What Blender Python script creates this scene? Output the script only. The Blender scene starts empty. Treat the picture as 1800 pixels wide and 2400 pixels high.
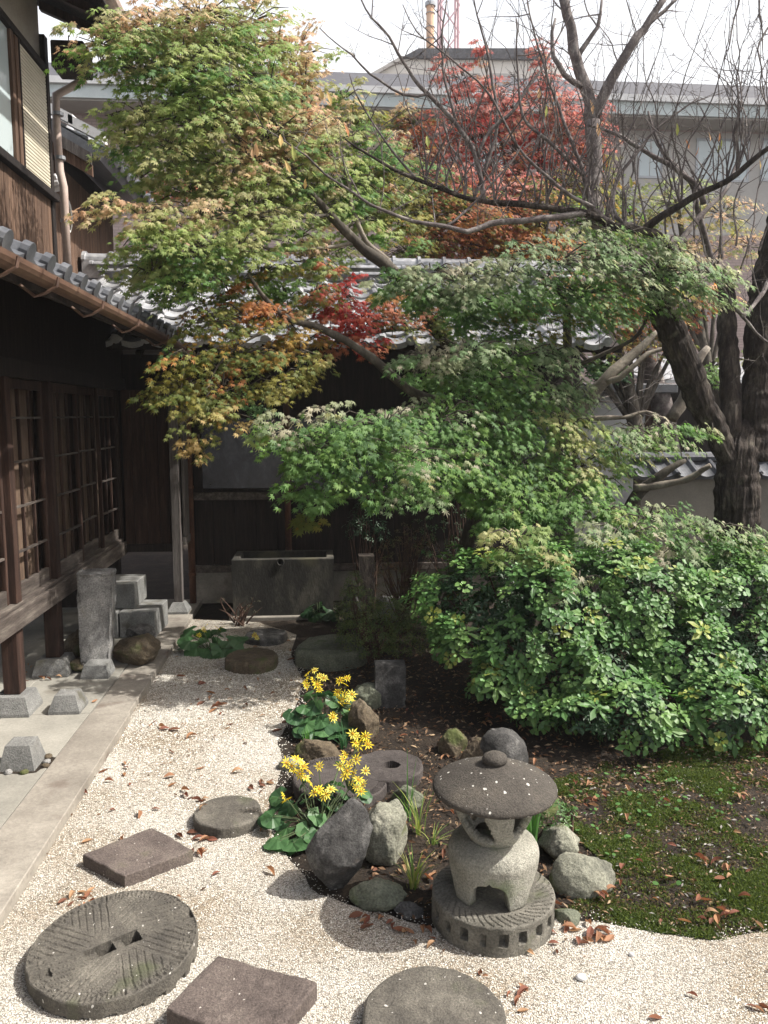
import bpy, math, random
import numpy as np
from mathutils import Vector, Matrix, noise, Quaternion

rad = math.radians
scene = bpy.context.scene
COL = scene.collection

# ---------------------------------------------------------------- camera
CAM_H, FOCAL = 2.0, 1850.0            # focal length in pixels of a 1800 x 2400 frame
PITCH = math.atan(228 / FOCAL)
YAW = math.atan(145 / FOCAL * math.cos(PITCH))
FH = Vector((math.sin(YAW), math.cos(YAW), 0)); RT = Vector((math.cos(YAW), -math.sin(YAW), 0))
FW = FH * math.cos(PITCH) - Vector((0, 0, 1)) * math.sin(PITCH)
UP = Vector((0, 0, 1)) * math.cos(PITCH) + FH * math.sin(PITCH)
CAM = Vector((0, 0, CAM_H))
cd = bpy.data.cameras.new('camera'); cam = bpy.data.objects.new('camera', cd); COL.objects.link(cam)
cam.location = CAM
cam.rotation_euler = Matrix((RT, UP, -FW)).transposed().to_euler()
cd.sensor_fit = 'VERTICAL'; cd.sensor_height = 24.0; cd.lens = 24.0 * FOCAL / 2400.0
cd.clip_start = 0.05; cd.clip_end = 2000
scene.camera = cam
scene.render.resolution_x, scene.render.resolution_y = 768, 1024

# ---------------------------------------------------------------- sky, sun, exposure
SUN_AZ, SUN_EL = rad(98), rad(51)     # azimuth clockwise from +Y
SUN = Vector((math.cos(SUN_EL) * math.sin(SUN_AZ), math.cos(SUN_EL) * math.cos(SUN_AZ), math.sin(SUN_EL)))
w = bpy.data.worlds.new('World'); scene.world = w; w.use_nodes = True
wn, wl = w.node_tree.nodes, w.node_tree.links
sky = wn.new('ShaderNodeTexSky'); sky.sky_type = 'NISHITA'; sky.sun_disc = False
sky.sun_elevation = SUN_EL; sky.sun_rotation = SUN_AZ
sky.air_density = 1.0; sky.dust_density = 6.0; sky.ozone_density = 1.0
bg = wn['Background']; bg.inputs['Strength'].default_value = 0.13
# thin bright autumn haze, whitest near the horizon all round, thinning towards the zenith
wtc = wn.new('ShaderNodeTexCoord'); wsx = wn.new('ShaderNodeSeparateXYZ'); wl.new(wtc.outputs['Generated'], wsx.inputs[0])
wno = wn.new('ShaderNodeTexNoise'); wno.inputs['Scale'].default_value = 2.5; wno.inputs['Detail'].default_value = 6; wl.new(wtc.outputs['Generated'], wno.inputs['Vector'])
wad = wn.new('ShaderNodeMath'); wad.operation = 'MULTIPLY_ADD'; wl.new(wno.outputs['Fac'], wad.inputs[0]); wad.inputs[1].default_value = 0.22; wl.new(wsx.outputs['Z'], wad.inputs[2])
wmr = wn.new('ShaderNodeMapRange'); wmr.inputs['From Min'].default_value = 0.50; wmr.inputs['From Max'].default_value = 0.76; wmr.inputs['To Min'].default_value = 0.92; wmr.inputs['To Max'].default_value = 0.08
wl.new(wad.outputs[0], wmr.inputs['Value'])
wmx = wn.new('ShaderNodeMix'); wmx.data_type = 'RGBA'; wl.new(wmr.outputs[0], wmx.inputs[0]); wl.new(sky.outputs[0], wmx.inputs[6]); wmx.inputs[7].default_value = (6.3, 6.35, 6.5, 1)
wl.new(wmx.outputs[2], bg.inputs['Color'])
sd = bpy.data.lights.new('sun', 'SUN'); sd.energy = 5.0; sd.angle = rad(0.6); sd.color = (1.0, 0.96, 0.90)
so = bpy.data.objects.new('sun', sd); COL.objects.link(so); so.location = (8, 0, 12)
so.rotation_euler = (-SUN).to_track_quat('-Z', 'Y').to_euler()
vs = scene.view_settings; vs.view_transform = 'Standard'; vs.look = 'None'; vs.gamma = 1.0; vs.exposure = 0.72
vs.use_curve_mapping = False

# ---------------------------------------------------------------- measuring helpers (photo measured on a 1659 x 2212 print)
K = 1800 / 1659
def ray(u, v): return FW + RT * ((u * K - 900) / FOCAL) + UP * ((1200 - v * K) / FOCAL)
def g(u, v, z=0.0):
    d = ray(u, v); return CAM + d * ((z - CAM_H) / d.z)
def at(u, v, y):
    d = ray(u, v); return CAM + d * (y / d.y)
def atx(u, v, x):
    d = ray(u, v); return CAM + d * (x / d.x)
PXM = FOCAL / K                       # print pixels per metre at one metre

# ---------------------------------------------------------------- object helpers
WORLD = {}
def put(o, parent=None, label=None, cat=None, group=None, kind=None):
    COL.objects.link(o)
    if parent is not None: o.parent = parent
    if label: o['label'] = label
    if cat: o['category'] = cat
    if group: o['group'] = group
    if kind: o['kind'] = kind
    return o
def root(name, loc, label, cat, group=None):
    o = bpy.data.objects.new(name, None); o.empty_display_size = 0.1; o.location = loc; WORLD[o.name] = Vector(loc)
    return put(o, None, label, cat, group)
def obj(name, verts, faces, mat, parent=None, smooth=False, label=None, cat=None, group=None, kind=None, origin=None):
    """verts in world coordinates -> one mesh object (origin at its base, or at its parent's origin)"""
    v = np.asarray(verts, dtype=np.float64).reshape(-1, 3)
    pw = WORLD[parent.name] if parent is not None else Vector((0, 0, 0))
    if origin is None:
        mn, mx = v.min(0), v.max(0); origin = Vector(((mn[0] + mx[0]) / 2, (mn[1] + mx[1]) / 2, mn[2]))
    me = bpy.data.meshes.new(name)
    me.from_pydata((v - np.array(origin)).tolist(), [], faces)
    if smooth: me.polygons.foreach_set('use_smooth', [True] * len(me.polygons))
    me.materials.append(mat); me.update()
    o = bpy.data.objects.new(name, me); o.location = origin - pw; WORLD[o.name] = Vector(origin)
    return put(o, parent, label, cat, group, kind)
def inst(name, mesh, loc, parent=None, rot=None, scale=None, **kw):
    o = bpy.data.objects.new(name, mesh)
    pw = WORLD[parent.name] if parent is not None else Vector((0, 0, 0))
    o.location = Vector(loc) - pw; WORLD[o.name] = Vector(loc)
    if rot is not None: o.rotation_euler = rot
    if scale is not None: o.scale = scale
    return put(o, parent, **kw)
def inst_m(name, mesh, m, parent=None, **kw):
    o = bpy.data.objects.new(name, mesh)
    pw = WORLD[parent.name] if parent is not None else Vector((0, 0, 0))
    o.matrix_local = Matrix.Translation(-pw) @ m; WORLD[o.name] = m.translation.copy()
    return put(o, parent, **kw)

class MB:
    """collects shapes for one mesh"""
    def __init__(s): s.v, s.f = [], []
    def add(s, vs, fs):
        n = len(s.v); s.v += [tuple(p) for p in vs]; s.f += [tuple(i + n for i in q) for q in fs]; return s
    def box(s, a, b, ch=0.0):
        x0, x1 = sorted((a[0], b[0])); y0, y1 = sorted((a[1], b[1])); z0, z1 = sorted((a[2], b[2]))
        if ch <= 0:
            return s.add([(x0,y0,z0),(x1,y0,z0),(x1,y1,z0),(x0,y1,z0),(x0,y0,z1),(x1,y0,z1),(x1,y1,z1),(x0,y1,z1)],
                         [(0,3,2,1),(4,5,6,7),(0,1,5,4),(1,2,6,5),(2,3,7,6),(3,0,4,7)])
        P, F = [], []
        c = (((x0+x1)/2),((y0+y1)/2),((z0+z1)/2)); h = ((x1-x0)/2,(y1-y0)/2,(z1-z0)/2); idx = {}
        for sx in (-1,1):
            for sy in (-1,1):
                for sz in (-1,1):
                    for ax in range(3):
                        d = [sx*(h[0]-ch), sy*(h[1]-ch), sz*(h[2]-ch)]; d[ax] = (sx,sy,sz)[ax]*h[ax]
                        idx[(sx,sy,sz,ax)] = len(P); P.append((c[0]+d[0],c[1]+d[1],c[2]+d[2]))
        def q(*k): F.append(tuple(idx[i] for i in k))
        for sg in (-1,1):
            r = [(-1,-1),(1,-1),(1,1),(-1,1)]
            if sg < 0: r = r[::-1]
            q(*[(sg,a_,b_,0) for a_,b_ in r]); q(*[(b_,sg,a_,1) for a_,b_ in r]); q(*[(a_,b_,sg,2) for a_,b_ in r])
        for s1 in (-1,1):
            for s2 in (-1,1):
                e = [((s1,s2,-1,0),(s1,s2,-1,1),(s1,s2,1,1),(s1,s2,1,0)), ((-1,s1,s2,1),(-1,s1,s2,2),(1,s1,s2,2),(1,s1,s2,1)),
                     ((s1,-1,s2,0),(s1,1,s2,0),(s1,1,s2,2),(s1,-1,s2,2))]
                for i, k in enumerate(e):
                    q(*(k if s1*s2 > 0 else k[::-1]))
                for s3 in (-1,1):
                    k = ((s1,s2,s3,0),(s1,s2,s3,1),(s1,s2,s3,2)); q(*(k if s1*s2*s3 > 0 else k[::-1]))
        return s.add(P, F)
    def tube(s, pts, radii, n=8, caps=True):
        pts = [Vector(p) for p in pts]; m = len(pts)
        if not hasattr(radii, '__len__'): radii = [radii] * m
        t0 = (pts[1] - pts[0]).normalized(); a = Vector((0, 0, 1)) if abs(t0.z) < 0.9 else Vector((1, 0, 0))
        nx = t0.cross(a).normalized(); V = []
        for i, p in enumerate(pts):
            t = (pts[min(i + 1, m - 1)] - pts[max(i - 1, 0)]).normalized()
            nx = (nx - t * nx.dot(t)).normalized(); ny = t.cross(nx)
            for k in range(n):
                an = 2 * math.pi * k / n; V.append(p + (nx * math.cos(an) + ny * math.sin(an)) * radii[i])
        F = [(i*n+k, i*n+(k+1) % n, (i+1)*n+(k+1) % n, (i+1)*n+k) for i in range(m-1) for k in range(n)]
        if caps: F += [tuple(range(n))[::-1], tuple((m-1)*n + k for k in range(n))]
        return s.add(V, F)
    def build(s, name, mat, parent=None, **kw): return obj(name, s.v, s.f, mat, parent, **kw)

def smooth_path(pts, rs, step=0.06, wob=0.0, seed=0):
    """Catmull-Rom through points, radii interpolated, with a little wobble"""
    P = [Vector(p) for p in pts]; out, ro = [], []
    Q = [P[0] * 2 - P[1]] + P + [P[-1] * 2 - P[-2]]
    for i in range(len(P) - 1):
        a, b, c, d = Q[i:i+4]; n = max(2, int((c - b).length / step))
        for k in range(n):
            t = k / n
            p = 0.5 * ((2*b) + (c-a)*t + (2*a-5*b+4*c-d)*t*t + (3*b-a-3*c+d)*t**3)
            out.append(p); ro.append(rs[i] + (rs[i+1] - rs[i]) * t)
    out.append(P[-1]); ro.append(rs[-1])
    if wob:
        for i in range(1, len(out) - 1):
            q = out[i] * 5 + Vector((seed, seed * 1.7, 0))
            out[i] = out[i] + Vector((noise.noise(q), noise.noise(q + Vector((9, 0, 0))), noise.noise(q + Vector((0, 9, 0))))) * wob
            ro[i] *= 1 + 0.18 * noise.noise(out[i] * 14)
    return out, ro

# ---------------------------------------------------------------- materials
def new_mat(name):
    m = bpy.data.materials.new(name); m.use_nodes = True
    n, l = m.node_tree.nodes, m.node_tree.links
    return m, n, l, n['Principled BSDF']
def pos_node(n, l, stretch, obj_space=False):
    mp = n.new('ShaderNodeMapping'); mp.inputs['Scale'].default_value = stretch
    if obj_space:
        tc = n.new('ShaderNodeTexCoord'); l.new(tc.outputs['Object'], mp.inputs['Vector'])
    else:
        ge = n.new('ShaderNodeNewGeometry'); l.new(ge.outputs['Position'], mp.inputs['Vector'])
    return mp
def ramp(n, stops):
    r = n.new('ShaderNodeValToRGB'); e = r.color_ramp.elements
    while len(e) < len(stops): e.new(0.5)
    for i, (p, c) in enumerate(stops): e[i].position = p; e[i].color = (*c, 1)
    return r
def mix_rgb(n, l, fac, a, b, mode='MIX'):
    x = n.new('ShaderNodeMix'); x.data_type = 'RGBA'; x.blend_type = mode
    for sock, val in ((x.inputs[0], fac), (x.inputs[6], a), (x.inputs[7], b)):
        if hasattr(val, 'is_linked') or hasattr(val, 'links'): l.new(val, sock)
        elif hasattr(val, '__len__'): sock.default_value = (*val, 1)
        else: sock.default_value = val
    return x.outputs[2]
def surf(name, stops, scale=4.0, stretch=(1,1,1), rough=0.85, bump=0.3, bscale=40.0, spots=None, vary=0.0, fine=0.35, metal=0.0, spec=0.3, obj_space=False, bdist=0.01, patch=None):
    """weathered surface: blotches + fine grain + optional lichen spots + per piece tint"""
    m, n, l, p = new_mat(name)
    mp = pos_node(n, l, stretch, obj_space)
    nz = n.new('ShaderNodeTexNoise'); nz.inputs['Scale'].default_value = scale; nz.inputs['Detail'].default_value = 8; nz.inputs['Roughness'].default_value = 0.65
    l.new(mp.outputs[0], nz.inputs['Vector'])
    rp = ramp(n, stops); l.new(nz.outputs['Fac'], rp.inputs[0]); c = rp.outputs[0]
    nf = n.new('ShaderNodeTexNoise'); nf.inputs['Scale'].default_value = bscale; nf.inputs['Detail'].default_value = 6; nf.inputs['Roughness'].default_value = 0.7
    l.new(mp.outputs[0], nf.inputs['Vector'])
    fr = ramp(n, [(0.3, (1-fine,)*3), (0.7, (1+fine*0.6,)*3)]); l.new(nf.outputs['Fac'], fr.inputs[0])
    c = mix_rgb(n, l, 1.0, c, fr.outputs[0], 'MULTIPLY')
    if patch:                                   # (colour, scale, threshold)
        pn = n.new('ShaderNodeTexNoise'); pn.inputs['Scale'].default_value = patch[1]; pn.inputs['Detail'].default_value = 5
        gp = n.new('ShaderNodeNewGeometry'); l.new(gp.outputs['Position'], pn.inputs['Vector'])
        pr = ramp(n, [(patch[2], (0,0,0)), (patch[2] + 0.12, (1,1,1))]); l.new(pn.outputs['Fac'], pr.inputs[0])
        c = mix_rgb(n, l, pr.outputs[0], c, patch[0])
    if spots:                                   # (colour, scale, radius)
        vo = n.new('ShaderNodeTexVoronoi'); vo.inputs['Scale'].default_value = spots[1]
        gs = n.new('ShaderNodeNewGeometry'); dn = n.new('ShaderNodeTexNoise'); dn.inputs['Scale'].default_value = spots[1] * 1.3
        l.new(gs.outputs['Position'], dn.inputs['Vector'])
        ad = n.new('ShaderNodeVectorMath'); ad.operation = 'MULTIPLY_ADD'; ad.inputs[1].default_value = (0.6 / spots[1],) * 3
        l.new(dn.outputs['Color'], ad.inputs[0]); l.new(gs.outputs['Position'], ad.inputs[2]); l.new(ad.outputs[0], vo.inputs['Vector'])
        sz = n.new('ShaderNodeMath'); sz.operation = 'MULTIPLY'; l.new(vo.outputs['Color'], sz.inputs[0]); sz.inputs[1].default_value = spots[2] * 2
        lt = n.new('ShaderNodeMath'); lt.operation = 'LESS_THAN'; l.new(vo.outputs['Distance'], lt.inputs[0])
        sb = n.new('ShaderNodeMath'); sb.operation = 'SUBTRACT'; l.new(sz.outputs[0], sb.inputs[0]); sb.inputs[1].default_value = spots[2]
        l.new(sb.outputs[0], lt.inputs[1])
        c = mix_rgb(n, l, lt.outputs[0], c, spots[0])
    if vary:
        oi = n.new('ShaderNodeObjectInfo'); mr = n.new('ShaderNodeMapRange')
        mr.inputs['To Min'].default_value = 1 - vary; mr.inputs['To Max'].default_value = 1 + vary
        l.new(oi.outputs['Random'], mr.inputs['Value'])
        hs = n.new('ShaderNodeHueSaturation'); l.new(c, hs.inputs['Color']); l.new(mr.outputs[0], hs.inputs['Value']); c = hs.outputs[0]
    l.new(c, p.inputs['Base Color'])
    p.inputs['Roughness'].default_value = rough; p.inputs['Metallic'].default_value = metal
    p.inputs['Specular IOR Level'].default_value = spec
    b = n.new('ShaderNodeBump'); b.inputs['Strength'].default_value = bump; b.inputs['Distance'].default_value = bdist
    l.new(nf.outputs['Fac'], b.inputs['Height']); l.new(b.outputs[0], p.inputs['Normal'])
    return m
def leaf_mat(name, rough=0.45, trans=0.35, spec=0.5, back=None):
    """blade colour from the mesh attribute Col, thin and translucent"""
    m, n, l, p = new_mat(name)
    a = n.new('ShaderNodeAttribute'); a.attribute_name = 'Col'
    l.new(a.outputs['Color'], p.inputs['Base Color']); p.inputs['Roughness'].default_value = rough; p.inputs['Specular IOR Level'].default_value = spec
    t = n.new('ShaderNodeBsdfTranslucent'); hs = n.new('ShaderNodeHueSaturation'); hs.inputs['Saturation'].default_value = 1.15; hs.inputs['Value'].default_value = 1.5
    l.new(a.outputs['Color'], hs.inputs['Color']); l.new(hs.outputs[0], t.inputs['Color'])
    mx = n.new('ShaderNodeMixShader'); mx.inputs[0].default_value = trans
    l.new(p.outputs[0], mx.inputs[1]); l.new(t.outputs[0], mx.inputs[2]); l.new(mx.outputs[0], n['Material Output'].inputs['Surface'])
    return m
def plain(name, c, rough=0.6, metal=0.0, spec=0.4):
    m, n, l, p = new_mat(name); p.inputs['Base Color'].default_value = (*c, 1)
    p.inputs['Roughness'].default_value = rough; p.inputs['Metallic'].default_value = metal; p.inputs['Specular IOR Level'].default_value = spec
    return m

M = {}
M['soil'] = surf('soil', [(0.3,(0.016,0.011,0.008)),(0.5,(0.034,0.024,0.016)),(0.75,(0.070,0.052,0.036))], 5.0, bump=1.0, bscale=70, fine=0.75, bdist=0.03)
M['concrete'] = surf('apron_concrete', [(0.3,(0.14,0.135,0.118)),(0.5,(0.235,0.225,0.195)),(0.7,(0.33,0.315,0.275))], 1.3, bump=0.25, bscale=55, fine=0.18, vary=0.06, patch=((0.13,0.115,0.09), 2.2, 0.60))
M['kerb'] = surf('kerb_concrete', [(0.3,(0.13,0.115,0.098)),(0.5,(0.22,0.20,0.17)),(0.7,(0.33,0.305,0.26))], 2.0, bump=0.3, bscale=50, fine=0.22, vary=0.05, patch=((0.11,0.085,0.07), 3.0, 0.58))
M['block'] = surf('grey_block', [(0.3,(0.13,0.13,0.125)),(0.5,(0.20,0.20,0.19)),(0.7,(0.27,0.268,0.255))], 7, bump=0.8, bscale=110, fine=0.5, vary=0.12, patch=((0.10,0.095,0.075), 6, 0.58))
M['tub'] = surf('tub_concrete', [(0.3,(0.014,0.014,0.012)),(0.5,(0.036,0.034,0.029)),(0.68,(0.12,0.11,0.088))], 3.0, (1,1,0.45), bump=0.4, bscale=50, fine=0.35, patch=((0.075,0.070,0.045), 2.6, 0.60))
M['granite'] = surf('granite', [(0.3,(0.15,0.145,0.14)),(0.5,(0.25,0.245,0.235)),(0.7,(0.37,0.36,0.34))], 7, bump=0.8, bscale=95, fine=0.6, patch=((0.16,0.14,0.10), 3.5, 0.60))
M['slab'] = surf('purple_slab', [(0.3,(0.075,0.060,0.054)),(0.5,(0.13,0.105,0.093)),(0.7,(0.20,0.168,0.145))], 6, bump=0.9, bscale=130, fine=0.55, spots=((0.48,0.45,0.40), 42, 0.20), patch=((0.10,0.09,0.06), 6, 0.6), vary=0.08)
M['mill'] = surf('millstone', [(0.3,(0.060,0.055,0.048)),(0.5,(0.115,0.105,0.088)),(0.7,(0.19,0.175,0.145))], 6, bump=0.9, bscale=130, fine=0.55, spots=((0.50,0.48,0.44), 34, 0.24), patch=((0.085,0.09,0.055), 5, 0.6), vary=0.08)
M['mill_pale'] = surf('pale_millstone', [(0.3,(0.085,0.08,0.065)),(0.5,(0.16,0.15,0.125)),(0.7,(0.25,0.235,0.195))], 7, bump=0.9, bscale=110, fine=0.55, patch=((0.10,0.11,0.06), 6, 0.58))
M['mill_purple_shade'] = surf('millstone_purple_shade', [(0.3,(0.040,0.034,0.032)),(0.5,(0.070,0.060,0.056)),(0.7,(0.115,0.10,0.092))], 5, bump=0.9, bscale=130, fine=0.55)  # purple-grey stone, colour darkened in place of missing tree shade
M['lantern'] = surf('lantern_stone', [(0.3,(0.21,0.205,0.165)),(0.5,(0.32,0.31,0.26)),(0.7,(0.43,0.415,0.35))], 5, bump=0.9, bscale=130, fine=0.55, patch=((0.15,0.18,0.10), 5, 0.58))
M['lantern_hat'] = surf('lantern_hat_stone', [(0.3,(0.052,0.045,0.038)),(0.5,(0.078,0.069,0.058)),(0.7,(0.115,0.10,0.08))], 5, bump=0.9, bscale=130, fine=0.55, spots=((0.55,0.54,0.49), 40, 0.34))
M['rock_dark'] = surf('dark_rock', [(0.3,(0.026,0.025,0.024)),(0.5,(0.065,0.063,0.060)),(0.68,(0.17,0.165,0.155))], 9, bump=0.8, bscale=95, fine=0.6, patch=((0.10,0.065,0.045), 4, 0.62))
M['rock_pale'] = surf('pale_rock', [(0.3,(0.12,0.12,0.095)),(0.5,(0.22,0.22,0.17)),(0.7,(0.32,0.31,0.25))], 8, bump=0.8, bscale=95, fine=0.6, patch=((0.10,0.12,0.04), 6, 0.60))
M['rock_tan'] = surf('tan_rock', [(0.3,(0.055,0.042,0.028)),(0.5,(0.11,0.085,0.055)),(0.7,(0.18,0.15,0.105))], 6, bump=0.8, bscale=95, fine=0.6, patch=((0.08,0.095,0.03), 5, 0.55))
M['rock_green'] = surf('green_rock', [(0.3,(0.07,0.075,0.055)),(0.5,(0.13,0.14,0.10)),(0.7,(0.19,0.19,0.14))], 6, bump=0.7, bscale=95, fine=0.6, patch=((0.06,0.085,0.025), 5, 0.58))
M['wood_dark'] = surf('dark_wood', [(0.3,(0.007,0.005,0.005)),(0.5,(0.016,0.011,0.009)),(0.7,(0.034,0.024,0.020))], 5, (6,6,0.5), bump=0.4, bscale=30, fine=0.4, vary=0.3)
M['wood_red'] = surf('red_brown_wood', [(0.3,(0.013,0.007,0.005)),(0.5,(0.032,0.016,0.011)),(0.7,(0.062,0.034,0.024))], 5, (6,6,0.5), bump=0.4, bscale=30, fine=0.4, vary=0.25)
M['wood_grey'] = surf('weathered_wood', [(0.3,(0.030,0.023,0.019)),(0.5,(0.070,0.057,0.049)),(0.7,(0.15,0.13,0.11))], 4, (5,0.6,5), bump=0.5, bscale=25, fine=0.4, vary=0.15)
M['wood_greyv'] = surf('weathered_wood_upright', [(0.3,(0.045,0.038,0.034)),(0.5,(0.09,0.078,0.072)),(0.7,(0.17,0.155,0.145))], 4, (6,6,0.5), bump=0.5, bscale=25, fine=0.4, vary=0.15)
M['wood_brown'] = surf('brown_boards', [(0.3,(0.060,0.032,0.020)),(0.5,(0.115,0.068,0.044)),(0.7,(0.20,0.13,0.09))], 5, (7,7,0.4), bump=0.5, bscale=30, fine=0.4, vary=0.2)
M['board'] = surf('inner_board', [(0.3,(0.085,0.055,0.040)),(0.5,(0.14,0.095,0.070)),(0.7,(0.21,0.15,0.115))], 6, (5,5,0.7), bump=0.2, bscale=40, fine=0.2, vary=0.3)
M['tile'] = surf('smoked_tile', [(0.3,(0.15,0.155,0.165)),(0.5,(0.28,0.285,0.295)),(0.7,(0.44,0.445,0.45))], 5, rough=0.30, bump=0.12, bscale=50, fine=0.2, vary=0.22, spec=0.8, patch=((0.12,0.11,0.09), 4, 0.64))
M['tile_dark'] = surf('dark_tile', [(0.3,(0.045,0.05,0.056)),(0.5,(0.085,0.09,0.10)),(0.7,(0.16,0.165,0.17))], 6, rough=0.42, bump=0.12, bscale=50, fine=0.2, vary=0.2, spec=0.6)
M['copper'] = surf('copper_gutter', [(0.3,(0.065,0.036,0.025)),(0.5,(0.12,0.068,0.046)),(0.7,(0.18,0.115,0.08))], 4, (4,1,4), rough=0.55, bump=0.08, bscale=30, fine=0.15, spec=0.5)
M['pipe'] = surf('pinkish_pipe', [(0.3,(0.33,0.25,0.21)),(0.7,(0.48,0.39,0.34))], 4, rough=0.5, bump=0.08, fine=0.12)
M['rust'] = surf('rusty_pipe', [(0.3,(0.045,0.02,0.013)),(0.5,(0.10,0.045,0.027)),(0.7,(0.17,0.085,0.05))], 6, (3,3,0.8), rough=0.7, bump=0.3, bscale=50)
M['plaster'] = surf('white_plaster', [(0.3,(0.50,0.50,0.50)),(0.7,(0.68,0.68,0.67))], 2, bump=0.1, bscale=60, fine=0.08)
M['plaster_old'] = surf('old_plaster', [(0.3,(0.34,0.31,0.26)),(0.7,(0.48,0.45,0.39))], 2, bump=0.15, bscale=60, fine=0.12)
M['wall_beige'] = surf('beige_wall', [(0.3,(0.15,0.135,0.11)),(0.7,(0.24,0.22,0.18))], 2, bump=0.2, bscale=60, fine=0.15)
M['shutter'] = surf('cream_slat', [(0.3,(0.50,0.46,0.36)),(0.7,(0.62,0.57,0.46))], 3, rough=0.5, bump=0.05, fine=0.08, vary=0.04)
M['fascia'] = surf('pale_fascia', [(0.3,(0.44,0.50,0.49)),(0.7,(0.60,0.65,0.64))], 1.5, bump=0.05, fine=0.08)
M['soffit'] = surf('soffit', [(0.3,(0.38,0.36,0.33)),(0.7,(0.48,0.46,0.43))], 1, bump=0.05, fine=0.06)
M['slate'] = surf('slate_roof', [(0.3,(0.05,0.05,0.056)),(0.7,(0.10,0.10,0.11))], 3, (1,4,1), rough=0.8, bump=0.3, bscale=12, fine=0.35)
M['cream'] = surf('cream_render', [(0.3,(0.62,0.58,0.52)),(0.7,(0.74,0.70,0.64))], 0.5, bump=0.03, fine=0.05)
M['pink'] = plain('pink_blind', (0.62,0.30,0.28))
M['orange_paint'] = surf('faded_orange_paint', [(0.35,(0.55,0.30,0.16)),(0.65,(0.68,0.46,0.32))], 0.8, bump=0.02, fine=0.05)
M['tower_paint'] = plain('pale_red_paint', (0.60,0.40,0.42))
M['steel'] = plain('grey_metal', (0.30,0.31,0.32), 0.4, 0.7)
M['cable'] = plain('pale_cable', (0.55,0.54,0.5), 0.6)
M['bark_dark'] = surf('dark_bark', [(0.3,(0.014,0.010,0.008)),(0.5,(0.038,0.028,0.022)),(0.68,(0.12,0.10,0.08))], 11, (1,1,0.30), bump=1.0, bscale=34, fine=0.65, bdist=0.03, patch=((0.13,0.12,0.085), 9, 0.63))
M['bark_grey'] = surf('grey_bark', [(0.3,(0.06,0.048,0.045)),(0.5,(0.12,0.10,0.095)),(0.68,(0.24,0.22,0.20))], 12, bump=0.7, bscale=50, fine=0.4)
M['bark_maple'] = surf('maple_bark', [(0.3,(0.030,0.025,0.019)),(0.5,(0.068,0.057,0.044)),(0.7,(0.14,0.125,0.10))], 10, (1,1,0.5), bump=0.5, bscale=50, fine=0.35)
M['bark_pale'] = surf('pale_bark', [(0.3,(0.12,0.10,0.08)),(0.5,(0.21,0.18,0.145)),(0.7,(0.31,0.28,0.23))], 8, bump=0.6, bscale=40, fine=0.35)
M['twig_red'] = surf('red_brown_twig', [(0.3,(0.05,0.028,0.02)),(0.7,(0.11,0.065,0.045))], 12, bump=0.2)
M['leaf'] = leaf_mat('maple_leaf', 0.58, 0.48, 0.28)
M['gloss_leaf'] = leaf_mat('glossy_leaf', 0.48, 0.22, 0.36)
M['dry_leaf'] = leaf_mat('dry_leaf', 0.75, 0.25, 0.2)
M['petal'] = leaf_mat('petal', 0.6, 0.3, 0.2)
M['moss'] = leaf_mat('moss_blade', 0.8, 0.35, 0.15)
M['stone_bits'] = leaf_mat('pebble', 0.8, 0.0, 0.25)
# brick wall of the block behind
def brick_mat():
    m, n, l, p = new_mat('pink_brick')
    ge = n.new('ShaderNodeNewGeometry'); sx = n.new('ShaderNodeSeparateXYZ'); cx = n.new('ShaderNodeCombineXYZ')
    l.new(ge.outputs['Position'], sx.inputs[0]); l.new(sx.outputs['X'], cx.inputs['X']); l.new(sx.outputs['Z'], cx.inputs['Y'])
    b = n.new('ShaderNodeTexBrick'); b.inputs['Scale'].default_value = 1.0
    b.inputs['Color1'].default_value = (0.42,0.325,0.295,1); b.inputs['Color2'].default_value = (0.37,0.285,0.26,1); b.inputs['Mortar'].default_value = (0.30,0.245,0.225,1)
    b.inputs['Brick Width'].default_value = 0.23; b.inputs['Row Height'].default_value = 0.075; b.inputs['Mortar Size'].default_value = 0.010
    l.new(cx.outputs[0], b.inputs['Vector']); l.new(b.outputs['Color'], p.inputs['Base Color']); p.inputs['Roughness'].default_value = 0.85
    bp = n.new('ShaderNodeBump'); bp.inputs['Strength'].default_value = 0.5; bp.inputs['Distance'].default_value = 0.01; bp.invert = True
    l.new(b.outputs['Fac'], bp.inputs['Height']); l.new(bp.outputs[0], p.inputs['Normal'])
    return m
M['brick'] = brick_mat()
def glass_mat(name, tint, refl, rough=0.03):
    m, n, l, p = new_mat(name)
    t = n.new('ShaderNodeBsdfTransparent'); t.inputs[0].default_value = (*tint, 1)
    gl = n.new('ShaderNodeBsdfGlossy'); gl.inputs['Roughness'].default_value = rough; gl.inputs[0].default_value = (0.9,0.95,1,1)
    lw = n.new('ShaderNodeLayerWeight'); lw.inputs['Blend'].default_value = refl
    mx = n.new('ShaderNodeMixShader'); l.new(lw.outputs['Fresnel'], mx.inputs[0]); l.new(t.outputs[0], mx.inputs[1]); l.new(gl.outputs[0], mx.inputs[2])
    l.new(mx.outputs[0], n['Material Output'].inputs['Surface'])
    return m
M['glass'] = glass_mat('old_window_glass', (0.86,0.86,0.84), 0.12)
def dark_glass():
    m = surf('dark_glass_glints', [(0.35,(0.010,0.012,0.018)),(0.55,(0.035,0.042,0.060)),(0.75,(0.13,0.14,0.17))], 2.6, (1.4,1,0.8), rough=0.22, bump=0.02, fine=0.2, spec=0.6)  # bluish reflections blotched into the dark glass colour
    return m
M['dark_glass'] = dark_glass()
M['bright_glass'] = plain('pale_glare_glass', (0.45,0.52,0.53), 0.08, 0.0, 0.8)  # pale opaque colour holds the glare on the window glass
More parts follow.
